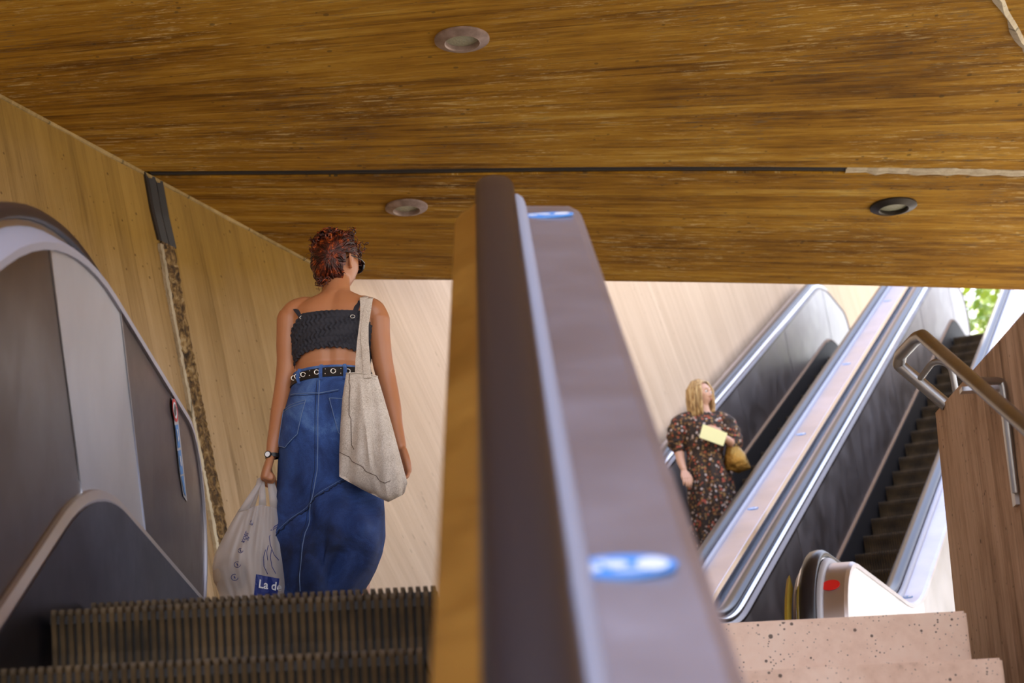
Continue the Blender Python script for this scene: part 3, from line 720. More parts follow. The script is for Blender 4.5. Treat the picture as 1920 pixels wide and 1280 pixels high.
m = M['linen'] = mat('woven oatmeal cloth', rough=.95); t = NT(m)
c = t.coord('Object', (1,1,1)); n1 = t.noise(t.coord('Object', (260,260,90)), 2, 2, .7); n2 = t.noise(t.coord('Object', (90,90,260)), 2, 2, .7); n3 = t.noise(c, 8, 4)
t.color(t.ramp(t.math('MULTIPLY_ADD', n1, .5, t.math('MULTIPLY_ADD', n2, .35, t.math('MULTIPLY', n3, .3))), [(.36,(.2,.15,.11)),(.5,(.5,.42,.34)),(.66,(.74,.66,.58))]))
t.bump(t.math('ADD', n1, n2), .35, .002)
m = M['plastic'] = bpy.data.materials.new('thin white plastic film'); m.use_nodes = True; nt_ = m.node_tree; nt_.nodes.clear()
out = nt_.nodes.new('ShaderNodeOutputMaterial'); df = nt_.nodes.new('ShaderNodeBsdfPrincipled'); tr_ = nt_.nodes.new('ShaderNodeBsdfTransparent'); tl_ = nt_.nodes.new('ShaderNodeBsdfTranslucent'); m1 = nt_.nodes.new('ShaderNodeMixShader'); m2 = nt_.nodes.new('ShaderNodeMixShader')
df.inputs['Base Color'].default_value = (.75,.72,.72,1); df.inputs['Roughness'].default_value = .35; tl_.inputs[0].default_value = (.8,.76,.74,1); tr_.inputs[0].default_value = (.95,.93,.92,1)
m1.inputs[0].default_value = .45; m2.inputs[0].default_value = .3
nt_.links.new(df.outputs[0], m1.inputs[1]); nt_.links.new(tl_.outputs[0], m1.inputs[2]); nt_.links.new(m1.outputs[0], m2.inputs[1]); nt_.links.new(tr_.outputs[0], m2.inputs[2]); nt_.links.new(m2.outputs[0], out.inputs[0])
M['linendark'] = mat('dark linen stitching', (.14,.1,.075), .9); M['shades'] = mat('dark glossy frame', (.01,.01,.012), .12); M['shoe'] = mat('dark leather', (.04,.025,.02), .5)  # stitching is a darker tone of the bag's linen
M['ink'] = mat('tattoo ink', (.05,.04,.05), .6)
m = M['floral'] = mat('brown floral print fabric', rough=.8); t = NT(m); c = t.coord('Object')
vc = t.voro(c, 46, 1., 'F1', 'Color'); vd = t.voro(c, 46); sp = t.n('SeparateColor'); t.l(vc, sp.inputs[0])
pick = t.ramp(sp.outputs[0], [(0,(.04,.022,.01)),(.2,(.16,.07,.02)),(.4,(.34,.08,.03)),(.5,(.42,.32,.25)),(.58,(.06,.035,.015)),(.72,(.28,.16,.05)),(.86,(.42,.09,.05)),(.94,(.5,.42,.38))], 'CONSTANT')
t.color(t.mix(t.math('GREATER_THAN', vd, .5), pick, (.025,.015,.01))); t.bump(t.noise(c, 9, 4), .6, .02)
m = M['goldbag'] = mat('crumpled gold leather', (.36,.2,.045), .3, .85); t = NT(m); t.bump(t.noise(t.coord('Object'), 22, 4, .6), .8, .02)
M['booklet'] = mat('pale yellow paper', (.8,.78,.38), .7)
M['grocery'] = mat('dull beige produce', (.42,.34,.27), .7)
M['lips'] = mat('lip red', (.45,.12,.1), .4); M['eye'] = mat('eye', (.05,.03,.02), .2); M['eyewhite'] = mat('eye white', (.8,.78,.75), .3)

def rel(root): return root.location.copy()
def loft(bm, rings, n=28, caps=True, wave=None):
    """rings of (centre, rx, ry[, tilt]) lying level"""
    rows = []
    for i, (c_, rx, ry) in enumerate(rings): rows.append([bm.verts.new((c_.x+(rx+w_)*math.cos(2*math.pi*k/n), c_.y+(ry+w_)*math.sin(2*math.pi*k/n), c_.z)) for k in range(n) for w_ in ((wave(2*math.pi*k/n, i) if wave else 0),)])
    for i in range(len(rows)-1):
        for k in range(n): bm.faces.new((rows[i][k], rows[i][(k+1)%n], rows[i+1][(k+1)%n], rows[i+1][k]))
    if caps: bm.faces.new(rows[0]); bm.faces.new(rows[-1][::-1])
def limb(bm, pts, rads, n=16, sub=5):
    """tapering limb through the joints; rounded ends"""
    P_, R_ = [], []
    pts = [Vector(p) for p in pts]
    for i in range(len(pts)-1):
        p0, p1, p2, p3 = pts[max(i-1,0)], pts[i], pts[i+1], pts[min(i+2,len(pts)-1)]
        for k in range(sub):
            u = k/sub
            P_.append(.5*((2*p1)+(p2-p0)*u+(2*p0-5*p1+4*p2-p3)*u*u+(3*p1-p0-3*p2+p3)*u**3)); a, b = rads[i], rads[i+1]
            R_.append(a+(b-a)*(u*u*(3-2*u)))
    P_.append(pts[-1]); R_.append(rads[-1])
    d0 = (P_[0]-P_[1]).normalized(); d1 = (P_[-1]-P_[-2]).normalized()
    P_ = [P_[0]+d0*R_[0]*.85, P_[0]+d0*R_[0]*.5]+P_+[P_[-1]+d1*R_[-1]*.5, P_[-1]+d1*R_[-1]*.85]
    R_ = [R_[0]*.5, R_[0]*.86]+R_+[R_[-1]*.86, R_[-1]*.5]
    tube(bm, P_, R_, n)
def hand(bm, wrist, d, n, s=1., curl=(20,30,20), thumb=(.55,.8,.25), tcurl=20, grip=None):
    """palm and five separate fingers; d along the hand, n where the palm faces; the thumb leaves on the side a"""
    d = d.normalized(); n = (n-d*n.dot(d)).normalized(); a = d.cross(n)
    if grip: a = a*grip
    w0 = wrist
    # palm
    for off, r0, r1 in ((-.028,.014,.0125),(-.010,.0155,.0135),(.009,.0155,.0135),(.026,.015,.013)):
        limb(bm, [w0+a*off*.55*s, w0+d*.04*s+a*off*.9*s, w0+d*.082*s+a*off*1.08*s], [r0*s, r0*1.08*s, r1*s], 10, 3)
    L_ = [(.031,.068,.0086),(.0105,.077,.009),(-.0105,.072,.0086),(-.031,.056,.0078)]
    for i, (off, ln, r) in enumerate(L_):
        p = w0+d*.084*s+a*off*s; pts = [p-d*.012*s, p]; dd = d.copy(); axis = d.cross(n)
        for sl, cu in zip((.44,.31,.25), curl):
            ang = R(cu*(1+.08*i)); dd = (Matrix.Rotation(ang if (Matrix.Rotation(.1, 3, axis)@d).dot(n) > 0 else -ang, 3, axis)@dd); pts.append(pts[-1]+dd*ln*sl*s)
        limb(bm, pts, [r*s*1.05, r*s*1.05, r*s, r*.95*s, r*.82*s], 10, 3)
    p = w0+d*.022*s+a*.022*s; td = (a*thumb[0]+d*thumb[1]+n*thumb[2]).normalized(); t2 = (td+d*.4+n*.3*tcurl/20-a*.25).normalized(); t3 = (t2+n*.3*tcurl/20-a*.15).normalized()
    limb(bm, [p, p+td*.034*s, p+td*.034*s+t2*.032*s, p+td*.034*s+t2*.032*s+t3*.024*s], [.0135*s,.011*s,.0098*s,.0082*s], 10, 4)
def head(bm, c_, yaw, pitch=0., s=1., nose=1.):
    """skull with brow, sockets, nose, lips, chin and ears; looks along +Y before it is turned"""
    rm = Matrix.Rotation(-yaw, 3, 'Z')@Matrix.Rotation(pitch, 3, 'X')
    nu, nv = 72, 52
    g = lambda x, y, sx, sy: math.exp(-(x/sx)**2-(y/sy)**2)
    rows = []
    for j in range(nv+1):
        ph = math.pi*(j/nv-.5); row = []
        for i in range(nu):
            th = 2*math.pi*i/nu; x, y, z = math.cos(ph)*math.sin(th), math.cos(ph)*math.cos(th), math.sin(ph)
            px, py, pz = x*.074, y*.094, z*.112
            if z < 0: px *= 1+.34*z; 
            if z < 0 and y < 0: py *= 1+.55*z           # the back of the skull runs into the neck
            if z < 0 and y > 0: py *= 1+.10*z; pz *= 1+.04*y
            if y > 0:
                X, Z = px, pz; f = 0
                f -= .006*max(0,1-abs(x)*1.2)             # flat face
                f += .006*g(X,Z-.030,.05,.010)            # brow
                f -= .011*(g(X-.030,Z-.008,.016,.012)+g(X+.030,Z-.008,.016,.012))
                f += nose*(.022*g(X,Z+.026,.009,.010)+.013*g(X,Z+.006,.007,.022)+.006*(g(X-.012,Z+.030,.006,.006)+g(X+.012,Z+.030,.006,.006)))
                f += .007*g(X,Z+.054,.020,.006)+.006*g(X,Z+.066,.017,.006)-.003*g(X,Z+.060,.02,.003)
                f += .010*g(X,Z+.096,.022,.014)
                f += .004*(g(X-.046,Z+.012,.016,.016)+g(X+.046,Z+.012,.016,.016))
                py += f
            row.append(c_+rm@(Vector((px,py,pz))*s))
        rows.append([bm.verts.new(p) for p in row])
    for j in range(nv):
        for i in range(nu):
            try: bm.faces.new((rows[j][i], rows[j][(i+1)%nu], rows[j+1][(i+1)%nu], rows[j+1][i]))
            except ValueError: pass
    for sd_ in (-1, 1):                # ears: rim, lobe and bowl
        e = lambda x, y, z: c_+rm@(Vector((sd_*x, y, z))*s)
        limb(bm, [e(.070,.010,.004), e(.080,-.002,.022), e(.087,-.018,.024), e(.090,-.026,.010), e(.086,-.020,-.012), e(.076,-.004,-.030), e(.071,.006,-.026)], [.005,.0055,.006,.006,.0058,.0065,.005], 8, 4)
        limb(bm, [e(.070,-.004,.012), e(.078,-.012,.004), e(.072,-.004,-.018)], [.008,.008,.007], 8, 3)
    return rm
def body_mesh(name, bm, m, parent, voxel=.0042, smooth=4):
    o = new_mesh(name, bm, m, parent, True)
    r_ = o.modifiers.new('one skin', 'REMESH'); r_.mode = 'VOXEL'; r_.voxel_size = voxel; r_.use_smooth_shade = True
    s_ = o.modifiers.new('even', 'SMOOTH'); s_.factor = .5; s_.iterations = smooth
    return o
def ribbon(bm, pts, wid, nrm, thick=.003):
    """flat band through pts; wid = width vectors, nrm = outward vectors"""
    rows = []
    for p, w_, q in zip(pts, wid, nrm):
        p, w_, q = Vector(p), Vector(w_), Vector(q).normalized()*thick
        rows.append([p-w_, p-w_*.33+q*.4, p+w_*.33+q*.4, p+w_, p+w_-q, p-w_-q])
    v = quadgrid(bm, rows, close_v=True); bm.faces.new(v[0]); bm.faces.new(v[-1][::-1])
def text_faces(s, size=1.):
    cu = bpy.data.curves.new('t', 'FONT'); cu.body = s; cu.size = size; cu.resolution_u = 3; cu.offset = .02*size
    ob = bpy.data.objects.new('t', cu); C.objects.link(ob); dg = bpy.context.evaluated_depsgraph_get()
    me = bpy.data.meshes.new_from_object(ob.evaluated_get(dg)); vs_ = [v.co.copy() for v in me.vertices]; fs = [list(p.vertices) for p in me.polygons]
    bpy.data.objects.remove(ob); bpy.data.curves.remove(cu); bpy.data.meshes.remove(me); return vs_, fs

# ================= the woman with her back to us
W0 = Vector((-.60, 7.0, ZF)); YC = 7.0
wm = thing('person', 'person with pinned up red hair, charcoal crop top and long denim skirt, turned away', 'person', 'people on the landing and escalators', W0)
def A(x, y, Y=YC): return at(x, y, Y)-W0
prof = [  # y, left, right, centre depth, front-back radius
 (540,606,654,7.015,.050),(548,603,657,7.0,.055),(554,594,668,6.99,.060),(561,576,684,6.985,.066),(570,556,700,6.985,.076),(582,545,706,6.985,.086),(598,545,704,6.985,.094),
 (618,547,701,6.99,.100),(640,549,697,6.995,.102),(665,552,692,7.0,.098),(688,556,688,7.005,.094),(704,556,689,7.0,.098),(722,552,693,6.995,.106),(745,546,698,6.985,.116),(780,537,704,6.98,.125),(820,536,700,6.985,.118),(850,545,695,6.99,.10)]
def ringc(r):
    y, l, rr, Y, ry = r; a, b = at(l, y, Y), at(rr, y, Y); c_ = (a+b)/2; return c_-W0, (b-a).length/2, ry
bm = bmesh.new(); rings = [ringc(r) for r in prof]
def backform(th, i):                    # spine furrow and shoulder blades
    y = prof[i][0]
    if math.sin(th) > 0: return 0
    x = math.cos(th); return -.009*math.exp(-(x/.13)**2)*(1 if 550 < y < 740 else 0) + .008*(math.exp(-((x-.5)/.22)**2)+math.exp(-((x+.5)/.22)**2))*math.exp(-((y-592)/24)**2)
loft(bm, rings, 72, wave=backform)
neck = [A(630,560,6.99), A(630,545,7.0), A(631,528,7.02), A(634,512,7.03)]
limb(bm, neck, [.060,.053,.050,.052], 20)
HC = A(631,495,7.03)
HY = R(37)
rm1 = head(bm, HC, HY, R(-3))
# shoulders and arms
shL, shR = A(545,594,6.99), A(704,590,6.99)
limb(bm, [A(575,580,6.985), A(556,586,6.985), A(541,600,6.985)], [.05,.05,.044], 18)
limb(bm, [A(678,578,6.985), A(697,584,6.985), A(709,598,6.985)], [.05,.05,.044], 18)
aL = [A(542,598,6.985), A(539,640,6.99), A(538,682,7.0), A(533,722,7.005), A(526,765,6.99), A(517,812,6.965), A(510,850,6.95)]
limb(bm, aL, [.046,.0415,.038,.0355,.0345,.028,.0225], 20)
aR = [A(708,598,6.985), A(712,640,6.985), A(718,680,6.99), A(725,712,6.995), A(734,755,6.985), A(743,805,6.965), A(751,838,6.95)]
limb(bm, aR, [.046,.041,.038,.036,.034,.027,.0225], 20)
hand(bm, A(507,859,6.948), Vector((-.30,-.1,-1)), Vector((.9,.25,0)), .98, (72,88,55), (.45,.7,.6), 30, grip=-1)
hand(bm, A(753,846,6.948), Vector((.10,.02,-1)), Vector((-.75,-.55,0)), .96, (22,38,30), (.45,.85,.25), 20, grip=1)
# legs and feet below the skirt
for sx_ in (-1, 1):
    c_ = rings[-1][0]; k = Vector((c_.x+sx_*.075, .0, 0))
    limb(bm, [Vector((k.x, -.01, c_.z+.02)), Vector((k.x, 0, .78)), Vector((k.x-.0*sx_, .01, .48)), Vector((k.x, -.03, .30)), Vector((k.x, -.01, .085))], [.085,.082,.052,.05,.036], 18)
    limb(bm, [Vector((k.x, -.03, .045)), Vector((k.x, .06, .04)), Vector((k.x+.01*sx_, .15, .025))], [.036,.034,.024], 14)
body_mesh('body', bm, M['skin'], wm)
def surf(x, y, off=0., pr=prof):
    """point on the back of the figure seen at pixel x,y"""
    for a, b in zip(pr[:-1], pr[1:]):
        if a[0] <= y <= b[0]:
            u = (y-a[0])/(b[0]-a[0]); break
    else: u = 0 if y < pr[0][0] else 1; a, b = (pr[0], pr[1]) if y < pr[0][0] else (pr[-2], pr[-1])
    l, r_, Y, ry = [p+(q-p)*u for p, q in zip(a[1:], b[1:])]
    f = max(-1, min(1, (x-(l+r_)/2)/((r_-l)/2))); return at(x, y, Y-(ry*math.sqrt(max(0,1-f*f))+off))-W0
def shell(name, pr, ytop, ybot, off, m, parent, n=96, rows=30, wave=None, thick=.004, half=False):
    """garment that follows the figure; ytop / ybot give its edges as a function of the angle round the body"""
    bm = bmesh.new(); R_ = []
    def ring(y):
        for a, b in zip(pr[:-1], pr[1:]):
            if a[0] <= y <= b[0] or b is pr[-1]:
                u = (y-a[0])/(b[0]-a[0]); q = (y,)+tuple(p+(q-p)*u for p, q in zip(a[1:], b[1:])); return ringc(q)
    for j in range(rows+1):
        r = []
        for k in range(n):
            th = 2*math.pi*k/n; y0, y1 = ytop(th), ybot(th); y = y0+(y1-y0)*j/rows
            c_, rx, ry = ring(y); w_ = off+(wave(th, j/rows, y) if wave else 0)
            r.append(Vector((c_.x+(rx+w_)*math.cos(th), c_.y+(ry+w_)*math.sin(th), c_.z)))
        R_.append(r)
    # inner layer
    inner = [[Vector((p.x, p.y, p.z)) for p in r] for r in R_]
    for r in inner:
        cx = sum((p.x for p in r))/n; cy = sum((p.y for p in r))/n
        for p in r:
            d = Vector((p.x-cx, p.y-cy, 0)); p -= d.normalized()*thick
    quadgrid(bm, R_+inner[::-1], close_v=True)
    bmesh.ops.remove_doubles(bm, verts=bm.verts[:], dist=1e-6)
    return new_mesh(name, bm, m, parent, True, 50)
rnd = random.Random(4)
# smocked crop top: th = -90 degrees is the back
def back(th): return max(0, -math.sin(th))
tp = shell('crop_top', prof, lambda th: 598+30*max(0, min(1, (abs(math.cos(th))-.66)/.32)), lambda th: 667+30*(1-back(th))**1.2+1.5*math.sin(th*40), .012, M['top'], wm, n=240, rows=44,
    wave=lambda th, v, y: .0036*math.sin(th*56+1.6*math.sin(v*30))*(.6+.4*math.sin(v*13+th*7))-.0022*max(0, math.sin(v*38))**4)
bm = bmesh.new()
for pts in ([(571,602),(564,592),(556,581),(550,574),(547,566)], [(660,599),(664,588),(669,574),(672,564),(673,556)]):
    P_ = [surf(x, y, .012+.010*i/4) for i, (x, y) in enumerate(pts)]; P_.append(P_[-1]+Vector((0,.06,.012))); P_.append(P_[-1]+Vector((.0,.05,-.05)))
    ribbon(bm, P_, [Vector((.0105,0,0))]*len(P_), [Vector((0,-1,.3))]*(len(P_)-2)+[Vector((0,0,1)), Vector((0,1,.3))])
sp_ = new_mesh('strap', bm, M['top'], tp, True, 40); sp_.location = (0,0,0)
bm = bmesh.new()
for x, y in ((566,595),(661,593)):
    c_ = surf(x, y, .016); tube(bm, [c_+Vector((.008*math.cos(a), 0, .006*math.sin(a))) for a in [2*math.pi*k/12 for k in range(13)]], .0014, 6)
new_mesh('buckle', bm, M['eyelet'], tp, True)
# tattoo on the shoulder
bm = bmesh.new(); pc = A(546,586,6.985)
for k in range(9):
    a = k*.7; q = surf(548+5*math.cos(a)*(.6+.4*(k%2)), 587+6*math.sin(a), .0)+Vector((0,-.003,0))
    ring_ = [q+Vector((.005*math.cos(a+1.2*math.cos(b)), -.001, .006*math.sin(b)))*1. + Vector((.0035*math.cos(b),0,0)) for b in [2*math.pi*i/8 for i in range(8)]]
    bm.faces.new([bm.verts.new(p) for p in ring_])
new_mesh('tattoo', bm, M['ink'], wm)
# --- denim skirt
sk_p = [(698,554,691,7.0,.102),(706,553,692,7.0,.104),(722,551,694,6.995,.110),(740,546,699,6.985,.12),(780,534,706,6.98,.132),(820,528,709,6.985,.135),(870,525,710,6.99,.135),(920,524,711,6.99,.135),(970,524,715,6.985,.14),(1010,525,718,6.98,.15),(1040,525,714,6.975,.155),(1070,526,704,6.975,.15),(1100,527,690,6.98,.14),(1135,530,676,6.985,.125),(1160,532,672,6.99,.12)]
def folds(th, v, y):
    x = math.cos(th); k = max(0, min(1, (y-800)/200)); b = back(th)
    w_ = .010*k*math.sin(7*x+ (y-800)*.011) + .013*k*math.sin(-5*x+(y-900)*.035)*b + .006*k*math.sin(17*x+y*.03)*b + .006*k*math.sin(11*x-y*.055)*b
    d = (y-(1010-(x+1)*62))/16; w_ += .016*math.exp(-d*d)*b*k - .012*math.exp(-((d+1.6)**2))*b*k
    d2 = (y-(1055-(x)*85))/22; w_ += .024*math.exp(-d2*d2)*b*(1 if x > 0 else .3)*k
    hip = math.exp(-((y-800)/60)**2); w_ += .010*hip*b*math.sin(abs(x)*3.1)  # seat
    return w_
sk_ = shell('denim_skirt', sk_p, lambda th: 700, lambda th: 1158, .008, M['denim'], wm, n=150, rows=110, wave=folds, thick=.004)
def sk_at(x, y, off=.0):
    for a, b in zip(sk_p[:-1], sk_p[1:]):
        if a[0] <= y <= b[0]: break
    u = (y-a[0])/(b[0]-a[0]); l, r_, Y, ry = [p+(q-p)*u for p, q in zip(a[1:], b[1:])]
    f = max(-.999, min(.999, (x-(l+r_)/2)/((r_-l)/2+4))); th = -math.acos(f)
    c_, rx, ry2 = ringc((y, l, r_, Y, ry)); w_ = .008+folds(th, 0, y)+off
    return Vector((c_.x+(rx+w_)*math.cos(th), c_.y+(ry2+w_)*math.sin(th), c_.z))
def seam(name, pts, wdt, m, off=.0012, parent=None, n=14, wig=0.):
    bm = bmesh.new(); L_ = []
    for a, b in zip(pts[:-1], pts[1:]):
        for k in range(n): L_.append((a[0]+(b[0]-a[0])*k/n, a[1]+(b[1]-a[1])*k/n))
    L_.append(pts[-1]); P_ = [sk_at(x+rnd.uniform(-wig,wig), y+rnd.uniform(-wig,wig), off) for x, y in L_]
    tube(bm, P_, [(wdt, wdt) if not wig else (wdt*rnd.uniform(.6,1.3),)*2 for _ in P_], 6)
    return new_mesh(name, bm, m, parent or sk_, True)
seam('seam', [(606,724),(604,800),(602,900),(590,960),(578,1010),(574,1090),(573,1120)], .0016, M['thread']); seam('seam', [(601,728),(599,800),(597,900),(584,960),(573,1010),(569,1090)], .0010, M['seamdark'])
seam('seam', [(549,745),(575,751),(606,755),(640,750)], .0016, M['thread']); seam('seam', [(549,748),(575,755),(606,758),(640,753)], .0010, M['seamdark'])
seam('frayed_seam', [(527,1012),(555,985),(588,962),(620,940),(660,914),(690,900)], .0028, M['seamdark'], .001, wig=2.); seam('seam', [(527,1006),(555,979),(588,956),(620,934),(660,908)], .0009, M['thread'])
def pocket(pts):
    bm = bmesh.new(); g = []
    (ax, ay), (bx, by), (cx, cy), (dx, dy), (ex, ey) = pts       # top left, top right, low right, point, low left
    for j in range(9):
        v = j/8; lx, ly = ax+(ex-ax)*v, ay+(ey-ay)*v; rx_, ry_ = bx+(cx-bx)*v, by+(cy-by)*v
        g.append([sk_at(lx+(rx_-lx)*i/8, ly+(ry_-ly)*i/8+(v**3)*(dy-(ey+cy)/2)*(1-abs(i/4-1)), .0035) for i in range(9)])
    quadgrid(bm, g); geo = bmesh.ops.extrude_face_region(bm, geom=bm.faces[:]); bmesh.ops.translate(bm, verts=[q for q in geo['geom'] if isinstance(q, bmesh.types.BMVert)], vec=(0,.004,0))
    pk = new_mesh('back_pocket', bm, M['denim'], sk_, True, 40)
    return pk
pocket([(537,770),(583,766),(568,828),(545,848),(527,838)]); pocket([(624,766),(668,770),(672,832),(655,846),(640,832)])
for pts in ([(537,770),(583,766),(568,828),(545,848),(527,838),(537,770)], [(538,775),(582,771)], [(624,766),(668,770),(672,832)], [(624,766),(640,832),(655,846)]):
    seam('pocket_stitching', pts, .0013, M['thread'], .0045)
bl = shell('belt', sk_p, lambda th: 705-2*math.cos(th), lambda th: 723-2*math.cos(th), .013, M['belt'], wm, n=90, rows=4, thick=.004)
bm = bmesh.new()
for x in (557,564,576,601,630,655,680):
    c_ = sk_at(x, 713.5, .007); tube(bm, [c_+Vector((.0085*math.cos(a), 0, .0085*math.sin(a))) for a in [2*math.pi*k/16 for k in range(17)]], .0024, 6)
for x in (570,588,616,643,668):
    for y in (709,718):
        c_ = sk_at(x, y, .007); bmesh.ops.create_icosphere(bm, subdivisions=1, radius=.0028, matrix=Matrix.Translation(c_))
new_mesh('eyelets', bm, M['eyelet'], bl, True)
for x in (567,608,650):
    bm = bmesh.new(); P_ = [sk_at(x, y, .010 if 702 < y < 726 else .003) for y in (699,702,708,714,720,726,729)]; ribbon(bm, P_, [Vector((.0065,0,0))]*7, [Vector((0,-1,0))]*7, .003); new_mesh('belt_loop', bm, M['denim'], sk_, True, 40)
# --- hair: gathered strands, pinned up knot of curls
rnd = random.Random(11)
bm = bmesh.new(); hc = HC+Vector((-.004,-.008,.006))
def sph(d, k=1.): return hc+Vector((d.x*.084*k, d.y*.098*k, d.z*.112*k))
fd = Vector((math.sin(HY), math.cos(HY), 0)); sd2 = Vector((math.cos(HY), -math.sin(HY), 0))
def inhair(d): 
    f = d.dot(fd); z = d.z
    if abs(d.dot(sd2)) > .78 and z < .12 and f > -.3: return False
    if f < -.2 and z < -.6: return z > -.80
    return (f < .48 + .9*max(0, z-.1)) and (z > -.62+.25*max(0,f+.2)) and not (f > .05 and z < -.05 + .4*max(0, f))
nu, nv = 64, 40; vv = {}
for j in range(nv+1):
    for i in range(nu):
        ph = math.pi*(j/nv-.5); th = 2*math.pi*i/nu; d = Vector((math.cos(ph)*math.cos(th), math.cos(ph)*math.sin(th), math.sin(ph)))
        if inhair(d): vv[i, j] = bm.verts.new(sph(d, 1.0+.012*math.sin(th*23+ph*9)+.01*math.sin(ph*31)))
for j in range(nv):
    for i in range(nu):
        ks = [(i,j),((i+1)%nu,j),((i+1)%nu,j+1),(i,j+1)]
        if all(k in vv for k in ks):
            try: bm.faces.new([vv[k] for k in ks])
            except ValueError: pass
gd_ = (A(619,474,6.9)-hc); gdir = Vector((gd_.x/.084, gd_.y/.098, gd_.z/.112)).normalized()
cnt = 0
while cnt < 620:
    d = Vector((rnd.gauss(0,1), rnd.gauss(0,1), rnd.gauss(0,1))).normalized()
    if not inhair(d): continue
    cnt += 1
    st_ = 1.02+rnd.uniform(0,.05); ph = rnd.uniform(0,6); fr = rnd.uniform(6,12); side = d.cross(gdir).normalized() if d.cross(gdir).length > .05 else Vector((1,0,0))
    P_ = []
    for k in range(15):
        u = k/14; e = (d*(1-u)+gdir*u).normalized(); e = (e+side*.035*math.sin(u*fr+ph)).normalized(); P_.append(sph(e, st_+.03*math.sin(u*math.pi)+.012*math.sin(u*fr*1.5+ph)))
    r_ = rnd.uniform(.0012,.0028); tube(bm, P_, [r_*(.5 if k in (0,14) else 1) for k in range(15)], 5)
kc = A(622,452,6.99)                    # knot of curls
for k in range(150):
    d = Vector((rnd.gauss(0,1), rnd.gauss(0,1), rnd.gauss(0,1))).normalized(); d.z = d.z*.8+.1
    base = kc+Vector((d.x*.054, d.y*.05, d.z*.036)); ax = d.cross(Vector((rnd.uniform(-1,1), rnd.uniform(-1,1), rnd.uniform(-1,1)))).normalized(); ay_ = ax.cross(d).normalized()
    rr = rnd.uniform(.007,.015); tn = rnd.uniform(1.,2.2); adv = rnd.uniform(-.012,.018); ex_ = rnd.uniform(.006,.02)
    P_ = [base+ax*rr*math.cos(u*6.28*tn)+d*(rr*.9*math.sin(u*6.28*tn)+.004)+ay_*ex_*(u-.5)*2.4 for u in [q/16 for q in range(17)]]
    r_ = rnd.uniform(.0018,.0034); tube(bm, P_, [r_*(1-abs(q/8-1)*.4) for q in range(17)], 5)
bmesh.ops.create_uvsphere(bm, u_segments=20, v_segments=14, radius=1, matrix=Matrix.Translation(kc)@Matrix.Diagonal((.052,.046,.034,1)))
for ctr, sp_r, nn_ in ((A(664,468,7.05), (.022,.03,.026), 60), (A(594,462,6.98), (.022,.03,.03), 36), (A(604,527,6.94), (.018,.01,.010), 14), (A(652,443,7.0), (.02,.02,.02), 24), (A(668,486,7.06), (.010,.012,.016), 16)):
    for k in range(nn_):
        b = ctr+Vector((rnd.gauss(0,sp_r[0]), rnd.gauss(0,sp_r[1]), rnd.gauss(0,sp_r[2])))*.6; ax = Vector((rnd.gauss(0,1), rnd.gauss(0,1), rnd.gauss(0,1))).normalized(); ay_ = ax.orthogonal().normalized(); az_ = ax.cross(ay_)
        rr = rnd.uniform(.006,.013); tn = rnd.uniform(.8,1.8)
        P_ = [b+ay_*rr*math.cos(u*6.28*tn)+az_*rr*math.sin(u*6.28*tn)+ax*.03*(u-.5) for u in [q/14 for q in range(15)]]
        r_ = rnd.uniform(.0013,.003); tube(bm, P_, [r_*(1-abs(q/7-1)*.5) for q in range(15)], 5)
for a, b, c2 in (((588,486),(578,482),(569,489)),((587,480),(577,473),(574,478)),((606,530),(596,536),(599,545)),((612,532),(604,542),(592,541)),((640,536),(648,538),(652,533))):
    tube(bm, smooth_path([A(*a,6.98), A(*b,6.98), A(*c2,6.98)], .01, 4), .0008, 4)
new_mesh('hair', bm, M['redhair'], wm, True)
# sunglasses
def hl(x, y, z): return HC+rm1@Vector((x, y, z))
sg = bmesh.new()
for sx_ in (-1, 1):
    ring_ = [hl(sx_*.034+.027*math.cos(a), .098-.012*abs(math.cos(a)*sx_*.5+.5), .008+.023*math.sin(a)) for a in [2*math.pi*k/20 for k in range(21)]]
    tube(sg, ring_, .0034, 6)
    f0 = [sg.verts.new(p) for p in ring_[:-1]]; sg.faces.new(f0)
    tube(sg, [hl(sx_*.060,.090,.016), hl(sx_*.074,.06,.016), hl(sx_*.080,.02,.014), hl(sx_*.081,-.015,.010), hl(sx_*.079,-.03,-.004)], .0022, 6)
tube(sg, [hl(-.010,.100,.012), hl(0,.104,.014), hl(.010,.100,.012)], .002, 6)
new_mesh('sunglasses', sg, M['shades'], wm, True, 40)
# watch
bm = bmesh.new(); wc = A(511,855,6.949)
for r_, z_ in ((.0262,.007),):
    rows = [[wc+Vector((q*math.cos(a), q*math.sin(a), z)) for a in [2*math.pi*k/24 for k in range(24)]] for q, z in ((.0235,-z_),(r_,-z_),(r_,z_),(.0235,z_))]
    quadgrid(bm, rows+[rows[0]], close_v=True)
wt = new_mesh('watch', bm, M['belt'], wm, True, 40)
bm = bmesh.new(); dc = wc+Vector((-.012,-.0275,0)); nx_ = Vector((-.35,-1,0)).normalized()
for r_, off, in ((.0125, .0),):
    sd3 = nx_.cross(UP); a_ = [bm.verts.new(dc+sd3*r_*math.cos(a)+UP*r_*math.sin(a)) for a in [2*math.pi*k/24 for k in range(24)]]; b_2 = [bm.verts.new(v.co+nx_*.006) for v in a_]
    bm.faces.new(b_2)
    for k in range(24): bm.faces.new((a_[k], a_[(k+1)%24], b_2[(k+1)%24], b_2[k]))
new_mesh('watch_case', bm, M['belt'], wt)
bm = bmesh.new(); bm.faces.new([bm.verts.new(dc+nx_*.0066+sd3*.0095*math.cos(a)+UP*.0095*math.sin(a)) for a in [2*math.pi*k/20 for k in range(20)]]); new_mesh('watch_dial', bm, M['paper'], wt)
